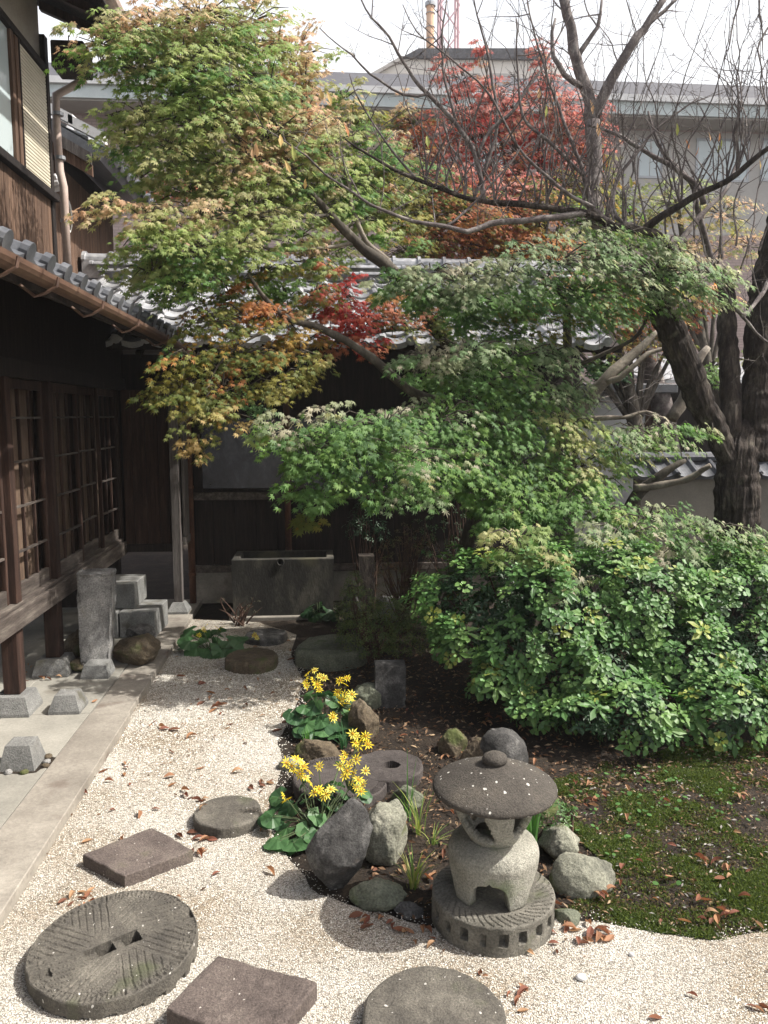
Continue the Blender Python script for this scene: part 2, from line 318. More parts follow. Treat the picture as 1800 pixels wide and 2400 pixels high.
def gravel_mat():
    m, n, l, p = new_mat('granite_gravel')
    ge = n.new('ShaderNodeNewGeometry')
    vo = n.new('ShaderNodeTexVoronoi'); vo.inputs['Scale'].default_value = 150; l.new(ge.outputs['Position'], vo.inputs['Vector'])
    rp = ramp(n, [(0.0,(0.19,0.18,0.16)),(0.2,(0.35,0.33,0.295)),(0.5,(0.50,0.485,0.44)),(1.0,(0.63,0.615,0.57))])
    sx = n.new('ShaderNodeSeparateXYZ'); l.new(vo.outputs['Color'], sx.inputs[0]); l.new(sx.outputs[0], rp.inputs[0])
    dr = ramp(n, [(0.25,(1,1,1)),(0.75,(0.5,0.46,0.40))]); l.new(vo.outputs['Distance'], dr.inputs[0])
    c = mix_rgb(n, l, 1.0, rp.outputs[0], dr.outputs[0], 'MULTIPLY')
    nz = n.new('ShaderNodeTexNoise'); nz.inputs['Scale'].default_value = 1.5; nz.inputs['Detail'].default_value = 6; l.new(ge.outputs['Position'], nz.inputs['Vector'])
    r2 = ramp(n, [(0.35,(0.62,0.54,0.44)),(0.6,(1,1,1))]); l.new(nz.outputs['Fac'], r2.inputs[0])
    c = mix_rgb(n, l, 1.0, c, r2.outputs[0], 'MULTIPLY'); l.new(c, p.inputs['Base Color']); p.inputs['Roughness'].default_value = 0.85
    b = n.new('ShaderNodeBump'); b.invert = True; b.inputs['Strength'].default_value = 0.9; b.inputs['Distance'].default_value = 0.006
    l.new(vo.outputs['Distance'], b.inputs['Height']); l.new(b.outputs[0], p.inputs['Normal'])
    return m
M['gravel'] = gravel_mat()

# ================================================================= THE SETTING
rng = random.Random(7)
obj('ground', [(-400,-200,-0.004),(400,-200,-0.004),(400,600,-0.004),(-400,600,-0.004)], [(0,1,2,3)], M['soil'], kind='structure', origin=Vector((0,0,0)))

def ground_line(pts): return [g(u, v) for u, v in pts]
gl_ = ground_line([(560,1345),(640,1372),(628,1420),(655,1470),(640,1530),(600,1600),(610,1660),(575,1760),(600,1830),(690,1935),(790,1968),(940,2010),(1080,2040),(1200,1992),(1290,1992),(1420,2012),(1540,2030),(1659,2015)])
outline = [(-1.30,-1.5),(4.5,-1.5),(4.5,2.75)] + [(p.x, p.y) for p in gl_[::-1]] + [(-1.30, 7.7)]
GRAVEL_POLY = [(p.x, p.y) for p in gl_]
def jitter_poly(poly, n=6, amp=0.02):
    out = []
    for i in range(len(poly)):
        a, b = poly[i], poly[(i+1) % len(poly)]
        m = n if 3 <= i < len(poly) - 2 else 1
        for k in range(m):
            t = k / m; q = Vector((a[0]+(b[0]-a[0])*t, a[1]+(b[1]-a[1])*t, 0))
            d = noise.noise(q * 7) * amp if m > 1 else 0
            out.append((q.x + d, q.y + d, 0.004))
    return out
gp = jitter_poly(outline)
obj('gravel_path', gp, [tuple(range(len(gp)))], M['gravel'], kind='structure')
def in_poly(x, y, poly):
    c = False; j = len(poly) - 1
    for i in range(len(poly)):
        xi, yi = poly[i][:2]; xj, yj = poly[j][:2]
        if (yi > y) != (yj > y) and x < (xj - xi) * (y - yi) / (yj - yi) + xi: c = not c
        j = i
    return c
# loose pebbles lying over the gravel sheet (real stones, joined as stuff)
def pebbles():
    r = np.random.default_rng(3); N = 230000
    Y = 2.15 + (6.6 - 2.15) * r.random(N) ** 2.0; X = -1.27 + 4.4 * r.random(N)
    uu = 755 + 1850 * X / Y
    keep = (uu < 2150) & (uu > -200)
    P = np.stack([X, Y], 1)[keep]
    pa = np.array([p[:2] for p in gp]); xj, yj = np.roll(pa[:,0], 1), np.roll(pa[:,1], 1)
    def inside(px, py):
        c = np.zeros(len(px), bool)
        for i in range(len(pa)):
            cond = ((pa[i,1] > py) != (yj[i] > py))
            den = (yj[i] - pa[i,1]) if yj[i] != pa[i,1] else 1e-9
            c ^= cond & (px < (xj[i] - pa[i,0]) * (py - pa[i,1]) / den + pa[i,0])
        return c
    jit = r.normal(0, 0.05, (len(P), 2))
    P = P[inside(P[:,0] + jit[:,0], P[:,1] + jit[:,1])]
    n = len(P)
    base = np.array([(1,0,0),(0,1,0),(-1,0,0),(0,-1,0),(0.1,0.1,0.8),(0,0,-0.6)], float)
    fc = np.array([(0,1,4),(1,2,4),(2,3,4),(3,0,4)])
    s = 0.0020 + 0.0016 * r.random(n) ** 2; s[r.random(n) < 0.006] *= 2.2
    s *= np.clip(P[:,1] / 3.2, 0.9, 1.6)
    a = r.random(n) * 6.283
    V = base[None] * (0.7 + 0.6 * r.random((n, 6, 1))) * s[:,None,None]
    ca, sa = np.cos(a)[:,None], np.sin(a)[:,None]
    Vx = V[:,:,0]*ca - V[:,:,1]*sa; Vy = V[:,:,0]*sa + V[:,:,1]*ca
    V = np.stack([Vx + P[:,0:1], Vy + P[:,1:2], V[:,:,2] + 0.0055], 2)
    pal = np.array([(0.59,0.565,0.50),(0.54,0.515,0.45),(0.48,0.45,0.39),(0.65,0.63,0.57),(0.37,0.35,0.31),(0.41,0.35,0.28),(0.28,0.27,0.25)])
    dark = np.clip((P[:,0] - 0.9) / 1.2, 0, 1) * (P[:,1] < 2.9)      # far right corner: its shade and soil mix put into darker stones
    w_ = np.array([0.32,0.22,0.13,0.19,0.06,0.04,0.04]); k = r.choice(7, n, p=w_)
    swap = r.random(n) < dark * 0.6; k[swap] = r.choice([2,4,5,6,6], swap.sum())
    C = pal[k] * (0.85 + 0.3 * r.random((n, 1)))
    Vf = V.reshape(-1, 3); F = (fc[None] + (np.arange(n) * 6)[:,None,None]).reshape(-1, 3)
    return Vf, F, np.repeat(C, 6, 0)
def big_mesh(name, V, F, C, mat, parent=None, kind=None, **kw):
    """numpy verts / equal sized faces / point colours -> one object"""
    me = bpy.data.meshes.new(name); nv, nf, k = len(V), len(F), F.shape[1]
    pw = WORLD[parent.name] if parent is not None else Vector((0,0,0))
    org = pw.copy()
    me.vertices.add(nv); me.vertices.foreach_set('co', (V - np.array(org)).astype(np.float32).ravel())
    me.loops.add(nf * k); me.loops.foreach_set('vertex_index', F.astype(np.int32).ravel())
    me.polygons.add(nf); me.polygons.foreach_set('loop_start', np.arange(nf, dtype=np.int32) * k)
    at_ = me.attributes.new('Col', 'FLOAT_COLOR', 'POINT')
    at_.data.foreach_set('color', np.concatenate([C, np.ones((nv, 1))], 1).astype(np.float32).ravel())
    me.materials.append(mat); me.update(); me.validate()
    o = bpy.data.objects.new(name, me); WORLD[o.name] = org
    return put(o, parent, kind=kind, **kw)
V_, F_, C_ = pebbles()
big_mesh('loose_gravel', V_, F_, C_, M['stone_bits'], kind='stuff', label='small pale granite pebbles covering the garden path', cat='gravel')

# concrete apron beside the house: kerb strips and floor slabs with open joints
apron = bpy.data.objects.new('concrete_apron', None); WORLD[apron.name] = Vector((-1.6,4.5,0)); apron.location = (-1.6,4.5,0); put(apron, kind='structure')
ys = [-1.5, 1.2, 5.10, 6.62, 8.36]
for a, b in zip(ys, ys[1:]):
    MB().box((-1.535,a+0.003,-0.05),(-1.29 if a > 5 else -1.275,b-0.003,0.052 if a > 5 else 0.060), 0.004).build('kerb_strip', M['kerb'], apron)
ys2 = [-1.5, 2.6, 5.12, 6.9, 8.36]
for i, (a, b) in enumerate(zip(ys2, ys2[1:])):
    c = -2.06 - 0.03 * i
    MB().box((-1.543,a+0.003,-0.05),(c+0.003,b-0.003,0.055), 0.002).build('slab', M['concrete'], apron)
    MB().box((c-0.003,a+0.004,-0.05),(-3.6,b-0.004,0.052), 0.005).build('slab', M['concrete'], apron)
AZ = 0.055

# ================================================================= WOODEN HOUSE ON THE LEFT
house = root('wooden_house', (-2.05,5.0,0), 'old dark wooden house with tiled eave and lattice glass doors', 'house')
def hb(name, a, b, mat, parent=None, ch=0.004): return MB().box(a, b, ch).build(name, M[mat], parent or house)
hb('sill_beam', (-1.95,-1.5,0.625),(-2.06,7.93,0.755), 'wood_grey')
hb('door_rail', (-1.975,-1.5,0.756),(-2.055,7.92,0.785), 'wood_grey')
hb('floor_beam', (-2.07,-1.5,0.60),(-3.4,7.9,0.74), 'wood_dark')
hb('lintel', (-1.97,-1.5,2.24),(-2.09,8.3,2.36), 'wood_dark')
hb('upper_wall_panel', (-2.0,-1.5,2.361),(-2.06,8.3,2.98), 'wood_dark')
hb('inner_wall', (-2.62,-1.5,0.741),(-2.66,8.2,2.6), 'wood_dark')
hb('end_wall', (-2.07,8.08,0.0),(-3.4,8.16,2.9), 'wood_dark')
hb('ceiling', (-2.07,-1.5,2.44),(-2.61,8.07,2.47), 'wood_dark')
for y0 in (3.0, 4.45, 5.20, 5.99):                                     # posts down to the footings
    h = AZ + 0.13
    hb('post', (-1.985,y0-0.055,h),(-2.09,y0+0.055,0.624), 'wood_red')
    if y0 > 4.6: hb('door_post', (-1.975,y0-0.042,0.786),(-2.085,y0+0.042,2.239), 'wood_red')
    else: hb('door_post', (-1.962,y0-0.05,0.786),(-2.085,y0+0.05,2.239), 'wood_dark')
hb('post', (-1.99,7.2,AZ),(-2.08,7.29,0.624), 'wood_dark')
ZR = [1.09, 1.39, 1.69, 1.98]
def glass_door(y0, y1, x, nv, board=True):
    """sliding door: stiles and rails, lattice bars, one pane per opening, boards standing behind"""
    d = root_part('sliding_door', (x,(y0+y1)/2,0.786), house)
    fx = (x+0.016, x-0.016)
    for a, b in ((y0,y0+0.035),(y1-0.035,y1)): MB().box((fx[0],a,0.786),(fx[1],b,2.238),0.003).build('stile', M['wood_red'], d)
    MB().box((fx[0]-0.001,y0+0.0352,0.786),(fx[1]+0.001,y1-0.0352,0.885),0.003).build('bottom_rail', M['wood_grey'], d)
    MB().box((fx[0]-0.001,y0+0.0352,2.17),(fx[1]+0.001,y1-0.0352,2.237),0.003).build('top_rail', M['wood_red'], d)
    yy = [y0+0.035 + (y1-y0-0.07)*k/nv for k in range(nv+1)]
    for q in yy[1:-1]: MB().box((x+0.010,q-0.009,0.8852),(x-0.010,q+0.009,2.1698)).build('lattice_bar', M['wood_red'], d)
    for z in ZR: MB().box((x+0.0135,y0+0.0353,z-0.007),(x-0.009,y1-0.0353,z+0.007)).build('cross_bar', M['wood_grey'], d)
    zz = [0.885] + ZR + [2.17]
    for q0, q1 in zip(yy, yy[1:]):
        for z0, z1 in zip(zz, zz[1:]):
            t = rng.uniform(-0.002, 0.002)
            obj('pane', [(x-0.003+t,q0,z0),(x-0.003,q1,z0),(x-0.003-t,q1,z1),(x-0.003,q0,z1)], [(0,1,2,3)], M['glass'], d)
    return d
def root_part(name, loc, parent):
    o = bpy.data.objects.new(name, None); o.empty_display_size = 0.1
    o.location = Vector(loc) - WORLD[parent.name]; WORLD[o.name] = Vector(loc); return put(o, parent)
glass_door(3.1, 4.38, -2.03, 3); glass_door(4.52, 5.14, -2.03, 3); glass_door(5.26, 5.93, -2.03, 3)
glass_door(6.05, 6.72, -2.02, 3); glass_door(6.70, 7.34, -2.062, 3); glass_door(7.32, 7.91, -2.02, 3)
y = 3.0
while y < 7.6:                                                         # boards and curtains seen through the glass
    wd = rng.uniform(0.17, 0.25)
    hb('inner_board', (-2.105,y,0.745),(-2.12,y+wd-0.004,2.43), 'board', ch=0.0); y += wd
# shutter box at the end of the veranda
box_ = root_part('shutter_box', (-1.7,7.95,0.7), house)
xs = -1.955
for wd in (0.09,0.13,0.12,0.10,0.09):
    MB().box((xs,7.94,0.72),(xs+wd-0.004,7.965,2.24),0.003).build('plank', M['wood_red'], box_); xs += wd
MB().box((-1.955,7.93,0.64),(-1.41,8.0,0.718),0.004).build('bottom_board', M['wood_dark'], box_)
MB().box((-1.955,8.05,0.72),(-1.42,8.07,2.24)).build('back_board', M['wood_dark'], box_)
for k, wd in enumerate((0.10,0.10,0.10)):
    MB().box((-1.385,7.87+k*0.105,0.80),(-1.362,7.87+k*0.105+0.10,2.35),0.003).build('side_plank', M['wood_greyv'], box_)
MB().box((-1.39,7.86,0.72),(-1.355,8.19,0.797),0.004).build('side_rail', M['wood_greyv'], box_)
hb('corner_post', (-1.475,7.765,AZ+0.10),(-1.392,7.85,2.36), 'wood_greyv')
hb('back_gap_wall', (-1.40,8.2,0.70),(-2.06,8.24,2.6), 'wood_dark')
hb('inner_end_post', (-1.985,7.925,0.76),(-2.06,7.999,2.239), 'wood_red')
# eave: boards, rafters, tiles, gutter
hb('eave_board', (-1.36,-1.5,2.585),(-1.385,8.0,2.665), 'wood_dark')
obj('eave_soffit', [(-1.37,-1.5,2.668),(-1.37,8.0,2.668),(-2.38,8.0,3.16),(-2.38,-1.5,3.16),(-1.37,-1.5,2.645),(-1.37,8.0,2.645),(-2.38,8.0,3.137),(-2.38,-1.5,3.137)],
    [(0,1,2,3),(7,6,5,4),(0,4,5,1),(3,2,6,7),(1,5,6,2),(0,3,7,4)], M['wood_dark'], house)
yy = 2.3
while yy < 7.9:
    s_ = 0.487
    P = [(-1.42,yy,2.655),(-1.42,yy+0.05,2.655),(-2.03,yy+0.05,2.655+0.61*s_),(-2.03,yy,2.655+0.61*s_)]
    obj('rafter', P + [(p[0],p[1],p[2]-0.06) for p in P], [(0,1,2,3),(7,6,5,4),(0,4,5,1),(1,5,6,2),(2,6,7,3),(3,7,4,0)], M['wood_dark'], house)
    yy += 0.42

def tile_mesh(name, mat, wdt=0.275, ln=0.30, th=0.022, eave=False):
    n = 10; prof = []
    for i in range(n):
        s = i / (n - 1)
        z = -0.022 * math.sin(math.pi * min(s / 0.66, 1.0)) if s < 0.66 else 0.048 * math.sin(math.pi * (s - 0.66) / 0.40)
        prof.append((s * wdt * 1.03, z))
    V = [(x, 0, z) for x, z in prof] + [(x, ln, z - 0.018) for x, z in prof] + [(x, 0, z - (th if not eave else 0.055 if i < 7 else th)) for i, (x, z) in enumerate(prof)]
    F = [(i, i+1, n+i+1, n+i) for i in range(n-1)] + [(2*n+i, 2*n+i+1, i+1, i) for i in range(n-1)] + [(n-1, 2*n-1, 3*n-1), (0, 2*n, n)]
    V += [(x, ln, z - 0.018 - th) for x, z in prof]
    F += [(2*n+i+1, 2*n+i, 3*n+i, 3*n+i+1) for i in range(n-1)]
    if eave:                                                            # round end disc under the hump
        c0 = len(V); cx, cz, r_ = wdt * 0.83, 0.012, 0.047
        for k in range(12): a = 2*math.pi*k/12; V.append((cx + r_*math.cos(a), -0.008, cz + r_*math.sin(a)))
        for k in range(12): a = 2*math.pi*k/12; V.append((cx + r_*math.cos(a), 0.03, cz + r_*math.sin(a)))
        F += [tuple(c0 + k for k in range(12))] + [(c0+(k+1) % 12, c0+k, c0+12+k, c0+12+(k+1) % 12) for k in range(12)]
    me = bpy.data.meshes.new(name); me.from_pydata(V, [], F); me.materials.append(mat)
    me.polygons.foreach_set('use_smooth', [False]*len(F)); me.update(); return me
def tile_roof(parent, org, across, upd, ncol, nrow, mats, wdt=0.275, gauge=0.235, jit=0.004):
    across = Vector(across); upd = Vector(upd).normalized(); nrm = across.cross(upd).normalized()
    tm, te = tile_mesh('roof_tile', mats[0], wdt), tile_mesh('eave_tile', mats[1], wdt, eave=True)
    tilt = 0.06
    for r_ in range(nrow):
        for c in range(ncol):
            p = Vector(org) + across * (c * wdt + rng.uniform(-jit, jit)) + upd * (r_ * gauge + rng.uniform(-jit, jit)) + nrm * (0.03 + rng.uniform(-0.002, 0.004))
            u2 = (upd - nrm * tilt * rng.uniform(0.8, 1.2)).normalized(); a2 = (across + nrm * rng.uniform(-0.012, 0.012)).normalized(); n2 = a2.cross(u2).normalized(); u2 = n2.cross(a2)
            m = Matrix((a2, u2, n2)).transposed().to_4x4(); m.translation = p
            inst_m('eave_tile' if r_ == 0 else 'roof_tile', te if r_ == 0 else tm, m, parent)
roof_l = obj('roof', [(-1.33,-1.5,2.67),(-1.33,7.95,2.67),(-2.40,7.95,3.19),(-2.40,-1.5,3.19)], [(0,1,2,3)], M['tile_dark'], house)
tile_roof(roof_l, (-1.30,2.45,2.675), (0,1,0), (-1,0,0.487), 21, 5, (M['tile_dark'], M['tile_dark']), wdt=0.262)
# half round gutter with joints and hooks
def gutter():
    n, prof, prof2 = 9, [], []
    for k in range(n):
        a = math.pi * k / (n-1); prof.append((-1.255 - 0.050*math.cos(a), 2.635 - 0.054*math.sin(a)))
    for k in range(n):
        a = math.pi * k / (n-1); prof2.append((-1.255 - 0.046*math.cos(a), 2.637 - 0.049*math.sin(a)))
    yl = [-1.5, 2, 4, 6, 7.2, 7.85]; dz = [0, 0, -0.005, -0.012, -0.025, -0.045]; V, F = [], []
    for y_, d in zip(yl, dz): V += [(x, y_, z+d) for x, z in prof + prof2[::-1]]
    m = 2*n
    for i in range(len(yl)-1): F += [(i*m+k, i*m+(k+1) % m, (i+1)*m+(k+1) % m, (i+1)*m+k) for k in range(m)]
    F.append(tuple((len(yl)-1)*m + k for k in range(m)))
    return obj('gutter', V, F, M['copper'], house, smooth=False)
gut = gutter()
for y_ in (3.65, 4.15, 4.95, 5.9, 6.9):
    V = [(-1.255 + 0.054*math.cos(a), y_+t, 2.632 - 0.058*math.sin(a)) for t in (-0.008, 0.008) for a in [math.pi*k/8 for k in range(9)]]
    obj('joint_band', V, [(k, k+1, 9+k+1, 9+k) for k in range(8)], M['copper'], gut)
for y_ in (3.32, 3.80, 4.55, 5.4, 6.4, 7.3):
    MB().tube([(-1.38,y_,2.60),(-1.30,y_,2.535),(-1.255,y_,2.548),(-1.20,y_,2.58),(-1.19,y_,2.62)], 0.008, 6).build('hook', M['copper'], gut)
# drain pipe at the inner corner
dp = MB().tube([(-1.355,8.16,0.06),(-1.36,8.16,2.3),(-1.30,8.05,2.5),(-1.255,7.8,2.55)], 0.036, 10).build('drain_pipe', M['rust'], house, smooth=True)
for z in (0.35, 1.25, 1.95): MB().tube([(-1.356,8.16,z),(-1.356,8.16,z+0.03)], 0.042, 10).build('pipe_band', M['rust'], dp)

# ---- upper storey
UX = -2.40
hb('upper_storey_wall', (UX-0.03,-1.5,3.0),(UX-0.12,7.55,5.62), 'plaster_old', ch=0)
yy = 5.7
while yy < 7.5:
    wd = rng.uniform(0.075, 0.10)
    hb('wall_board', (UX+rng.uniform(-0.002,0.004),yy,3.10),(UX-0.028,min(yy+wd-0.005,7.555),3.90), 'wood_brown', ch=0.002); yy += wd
hb('upper_corner_post', (UX+0.012,7.556,3.10),(UX-0.10,7.64,5.3), 'wood_dark')
hb('window_sill', (UX+0.06,5.5,3.901),(UX-0.028,7.62,3.965), 'wood_dark')
hb('window_head', (UX+0.04,5.5,4.96),(UX-0.028,7.555,5.02), 'wood_dark')
win = root_part('upper_window', (UX,6.4,3.966), house)
MB().box((UX+0.03,5.7,3.967),(UX-0.02,5.76,4.959),0.003).build('stile', M['wood_brown'], win)
MB().box((UX+0.03,6.70,3.967),(UX-0.02,6.76,4.959),0.003).build('stile', M['wood_brown'], win)
MB().box((UX+0.028,6.80,3.967),(UX-0.02,6.86,4.959),0.003).build('stile', M['wood_brown'], win)
MB().box((UX+0.005,5.765,3.97),(UX-0.005,6.695,4.955)).build('pane', M['bright_glass'], win)
shut = root_part('shutter', (UX,7.2,3.966), house)
z = 3.975
while z < 4.93:
    MB().box((UX+0.024,6.885,z),(UX+0.004,7.50,z+0.0235),0.003).build('slat', M['shutter'], shut); z += 0.0295
MB().box((UX+0.006,6.88,3.968),(UX-0.02,7.505,4.958)).build('backing', M['wood_dark'], shut)
for a, b in ((6.865,6.884),(7.504,7.55)): MB().box((UX+0.034,a,3.968),(UX-0.02,b,4.958),0.003).build('frame_bar', M['wood_dark'], shut)
# upper eave
ue = root_part('upper_eave', (-2.1,6.0,5.4), house)
obj('eave_deck', [(-1.72,-1.5,5.30),(-1.72,7.75,5.30),(-2.6,7.75,5.66),(-2.6,-1.5,5.66),(-1.72,-1.5,5.40),(-1.72,7.75,5.40),(-2.6,7.75,5.78),(-2.6,-1.5,5.78)],
    [(3,2,1,0),(4,5,6,7),(0,1,5,4),(2,3,7,6),(1,2,6,5),(0,4,7,3)], M['wood_dark'], ue)
y = 4.4
while y < 7.8:
    P = [(-1.78,y,5.315),(-1.78,y+0.06,5.315),(-2.42,y+0.06,5.575),(-2.42,y,5.575)]
    obj('rafter', P + [(p[0],p[1],p[2]-0.075) for p in P], [(0,1,2,3),(7,6,5,4),(0,4,5,1),(1,5,6,2),(2,6,7,3),(3,7,4,0)], M['wood_red'], ue); y += 0.45
MB().tube([(-1.64,-1.5,5.30),(-1.64,7.8,5.28)], 0.055, 10).build('eave_gutter', M['pipe'], ue)
MB().box((-2.30,7.42,4.98),(-2.02,7.70,5.20),0.01).build('bracket_block', M['wood_dark'], ue)
pp = MB().tube([(-2.10,7.72,5.0),(-2.37,7.74,4.86),(-2.37,7.72,4.55),(-2.36,7.72,4.2),(-2.33,7.71,4.06),(-2.33,7.71,3.2)], 0.036, 10).build('downpipe', M['pipe'], house, smooth=True)
for z in (4.68, 4.3, 3.75): MB().tube([(-2.35 if z > 4.2 else -2.33,7.72,z),(-2.35 if z > 4.2 else -2.33,7.72,z+0.03)], 0.046, 10).build('pipe_band', M['steel'], pp)
# ---- the taller block behind, with its verge and boarded side wall
blk = root('tiled_house_block', (-3.0,9.5,0), 'dark boarded house block with sunlit white edged gable roof behind downpipe', 'house')
BX = -2.75
MB().box((BX-0.03,7.8,2.6),(-4.6,11.2,4.85)).build('wall', M['wood_dark'], blk)
yy = 7.82
while yy < 11.1:
    wd = rng.uniform(0.11, 0.16); MB().box((BX+rng.uniform(0,0.004),yy,2.9),(BX-0.027,yy+wd-0.006,4.62),0.002).build('wall_board', M['wood_brown'], blk); yy += wd
def slab_poly(P, th, off): return [Vector(p) for p in P] + [Vector(p) - Vector(off) * th for p in P]
br = obj('roof', slab_poly([(-2.18,8.5,4.64),(-2.18,11.6,4.64),(-3.6,11.6,5.42),(-3.6,8.5,5.42)], 0.09, (0.48,0,0.87)), [(0,1,2,3),(7,6,5,4),(0,4,5,1),(1,5,6,2),(2,6,7,3),(3,7,4,0)], M['tile_dark'], blk)
tile_roof(br, (-2.15,8.62,4.66), (0,1,0), (-1.42,0,0.78), 10, 6, (M['tile'], M['tile_dark']), wdt=0.27)
for k in range(5):                                                      # verge tiles, coloured white for the sunlight on their tops
    a, b = k / 5, (k + 1) / 5 + 0.03; q = lambda t, o: Vector((-2.17 - 1.42*t, 8.50, 4.665 + 0.78*t + o))
    P = [q(a,0.05), q(b,0.03), q(b,0.13), q(a,0.15)]
    obj('verge_tile', P + [p + Vector((0,0.20,0.02)) for p in P], [(0,1,2,3),(7,6,5,4),(0,4,5,1),(1,5,6,2),(2,6,7,3),(3,7,4,0)], M['plaster'], blk)
for dz_, dy, mname in ((-0.02,0.0,'wood_greyv'),(-0.13,0.03,'wood_brown')):
    P = [(-2.28,8.47+dy,4.62+dz_),(-3.6,8.47+dy,5.35+dz_),(-3.6,8.47+dy,5.24+dz_),(-2.28,8.47+dy,4.51+dz_)]
    obj('barge_board', P + [(p[0],p[1]+0.03,p[2]) for p in P], [(3,2,1,0),(4,5,6,7),(0,1,5,4),(1,2,6,5),(2,3,7,6),(3,0,4,7)], M[mname], blk)
MB().box((-2.76,8.56,4.2),(-3.6,8.62,5.1)).build('gable_panel', M['wood_dark'], blk)
for k in range(3):
    V = [Vector((BX+0.06,9.0+0.12*math.cos(a)+k*0.01,4.10+0.16*math.sin(a)+k*0.012)) for a in [2*math.pi*i/16 for i in range(17)]]
    MB().tube(V, 0.007, 5, caps=False).build('cable_coil', M['cable'], blk)
for k in range(3): MB().tube([(BX+0.05,8.45+k*0.06,4.34-k*0.04),(BX+0.13,8.45+k*0.06,4.36-k*0.04)], 0.028, 8).build('insulator', M['plaster'], blk)

# ================================================================= TILED WING ACROSS THE BACK
wing = root('tiled_wing', (0.3,8.5,0), 'low dark timber wing with wavy grey tile roof at the back of the garden', 'building')
WY = 8.30; WX0, WX1 = -1.36, 2.75
MB().box((WX0,WY+0.06,0.0),(WX1,WY+0.2,0.345),0.005).build('foundation', M['kerb'], wing)
MB().box((WX0,WY+0.0,0.346),(WX1,WY+0.14,0.42),0.004).build('ground_beam', M['wood_grey'], wing)
MB().box((WX0,WY+0.07,0.42),(WX1,WY+0.12,2.9)).build('wall', M['wood_dark'], wing)
x = WX0 + 0.03
while x < WX1 - 0.1:
    wd = rng.uniform(0.17, 0.23); MB().box((x,WY+0.035+rng.uniform(0,0.006),0.421),(x+wd-0.006,WY+0.069,1.115),0.002).build('wall_board', M['wood_dark'], wing); x += wd
MB().box((WX0+0.02,WY-0.015,1.116),(WX1,WY+0.069,1.195),0.004).build('window_sill', M['wood_grey'], wing)
MB().box((WX0+0.02,WY+0.0,1.965),(WX1,WY+0.069,2.05),0.004).build('window_head', M['wood_dark'], wing)
for i, xx in enumerate((-1.33,-0.40,0.55,1.50,2.45)):
    MB().box((xx,WY+0.005,1.196),(xx+0.08,WY+0.069,1.964),0.004).build('window_post', M['wood_dark'], wing)
    if i < 4:
        wn_ = root_part('window', (xx+0.5,WY+0.03,1.196), wing)
        MB().box((xx+0.081,WY+0.035,1.197),(xx+0.949,WY+0.045,1.963)).build('pane', M['dark_glass'], wn_)
        MB().box((xx+0.081,WY+0.022,1.197),(xx+0.948,WY+0.034,1.235)).build('rail', M['wood_dark'], wn_)
pole2 = MB().tube([(-0.365,WY-0.05,0.42),(-0.37,WY-0.05,2.4)], 0.035, 10).build('wall_pole', M['rust'], wing, smooth=True)
EY, EZ, RY, RZ = 7.68, 2.66, 9.55, 3.56
upd = Vector((0, RY-EY, RZ-EZ)); XL, XR = -2.70, 2.95
wr = obj('roof', slab_poly([(XL,EY,EZ),(XR,EY,EZ),(XR,RY,RZ),(XL,RY,RZ)], 0.06, (0,-0.43,0.90)), [(0,1,2,3),(7,6,5,4),(0,4,5,1),(1,5,6,2),(2,6,7,3),(3,7,4,0)], M['wood_dark'], wing)
tile_roof(wr, (XL+0.02,EY-0.03,EZ+0.005), (1,0,0), upd, 20, 9, (M['tile'], M['tile']))
obj('rear_roof', [(XL,RY,RZ),(XR,RY,RZ),(XR,RY+1.9,EZ),(XL,RY+1.9,EZ)], [(0,1,2,3)], M['tile_dark'], wing)
for k, xx in enumerate(np.arange(-2.2, 2.8, 0.45)):
    P = [(xx,EY+0.05,EZ-0.07),(xx+0.05,EY+0.05,EZ-0.07),(xx+0.05,WY+0.05,EZ-0.07+0.65*0.48),(xx,WY+0.05,EZ-0.07+0.65*0.48)]
    obj('rafter', P + [(p[0],p[1],p[2]-0.06) for p in P], [(0,1,2,3),(7,6,5,4),(0,4,5,1),(1,5,6,2),(2,6,7,3),(3,7,4,0)], M['wood_dark'], wing)
ridge = obj('ridge', [(XL,RY-0.10,RZ-0.02),(XR,RY-0.10,RZ-0.02),(XR,RY+0.1,RZ-0.02),(XL,RY+0.1,RZ-0.02),(XL,RY-0.09,RZ+0.19),(XR,RY-0.09,RZ+0.19),(XR,RY+0.09,RZ+0.19),(XL,RY+0.09,RZ+0.19)],
            [(0,1,5,4),(1,2,6,5),(2,3,7,6),(3,0,4,7),(4,5,6,7)], M['tile'], wing)
def half_round(r_, ln, ring):
    n = 8; V, F = [], []
    for xo, rr in ((0,r_*ring),(0.035,r_*ring),(0.036,r_),(ln,r_*0.985)):
        V += [(xo, -rr*math.cos(math.pi*k/(n-1)), rr*math.sin(math.pi*k/(n-1))) for k in range(n)]
    for i in range(3): F += [(i*n+k, (i+1)*n+k, (i+1)*n+k+1, i*n+k+1) for k in range(n-1)]
    F += [tuple(range(n))]
    me = bpy.data.meshes.new('ridge_cap'); me.from_pydata(V, [], F); me.materials.append(M['tile']); me.update(); return me
cap, lay, lay2 = half_round(0.085, 0.30, 1.28), half_round(0.036, 0.30, 1.35), half_round(0.034, 0.30, 1.35)
for k in range(int((XR-XL)/0.295)):
    xx = XL + k*0.295
    inst('ridge_cap', cap, (xx,RY,RZ+0.185), ridge)
    inst('ridge_roll', lay, (xx+0.1,RY-0.115,RZ+0.125), ridge, rot=(rng.uniform(-0.02,0.02),0,0))
    inst('ridge_roll', lay2, (xx+0.2,RY-0.155,RZ+0.045), ridge)

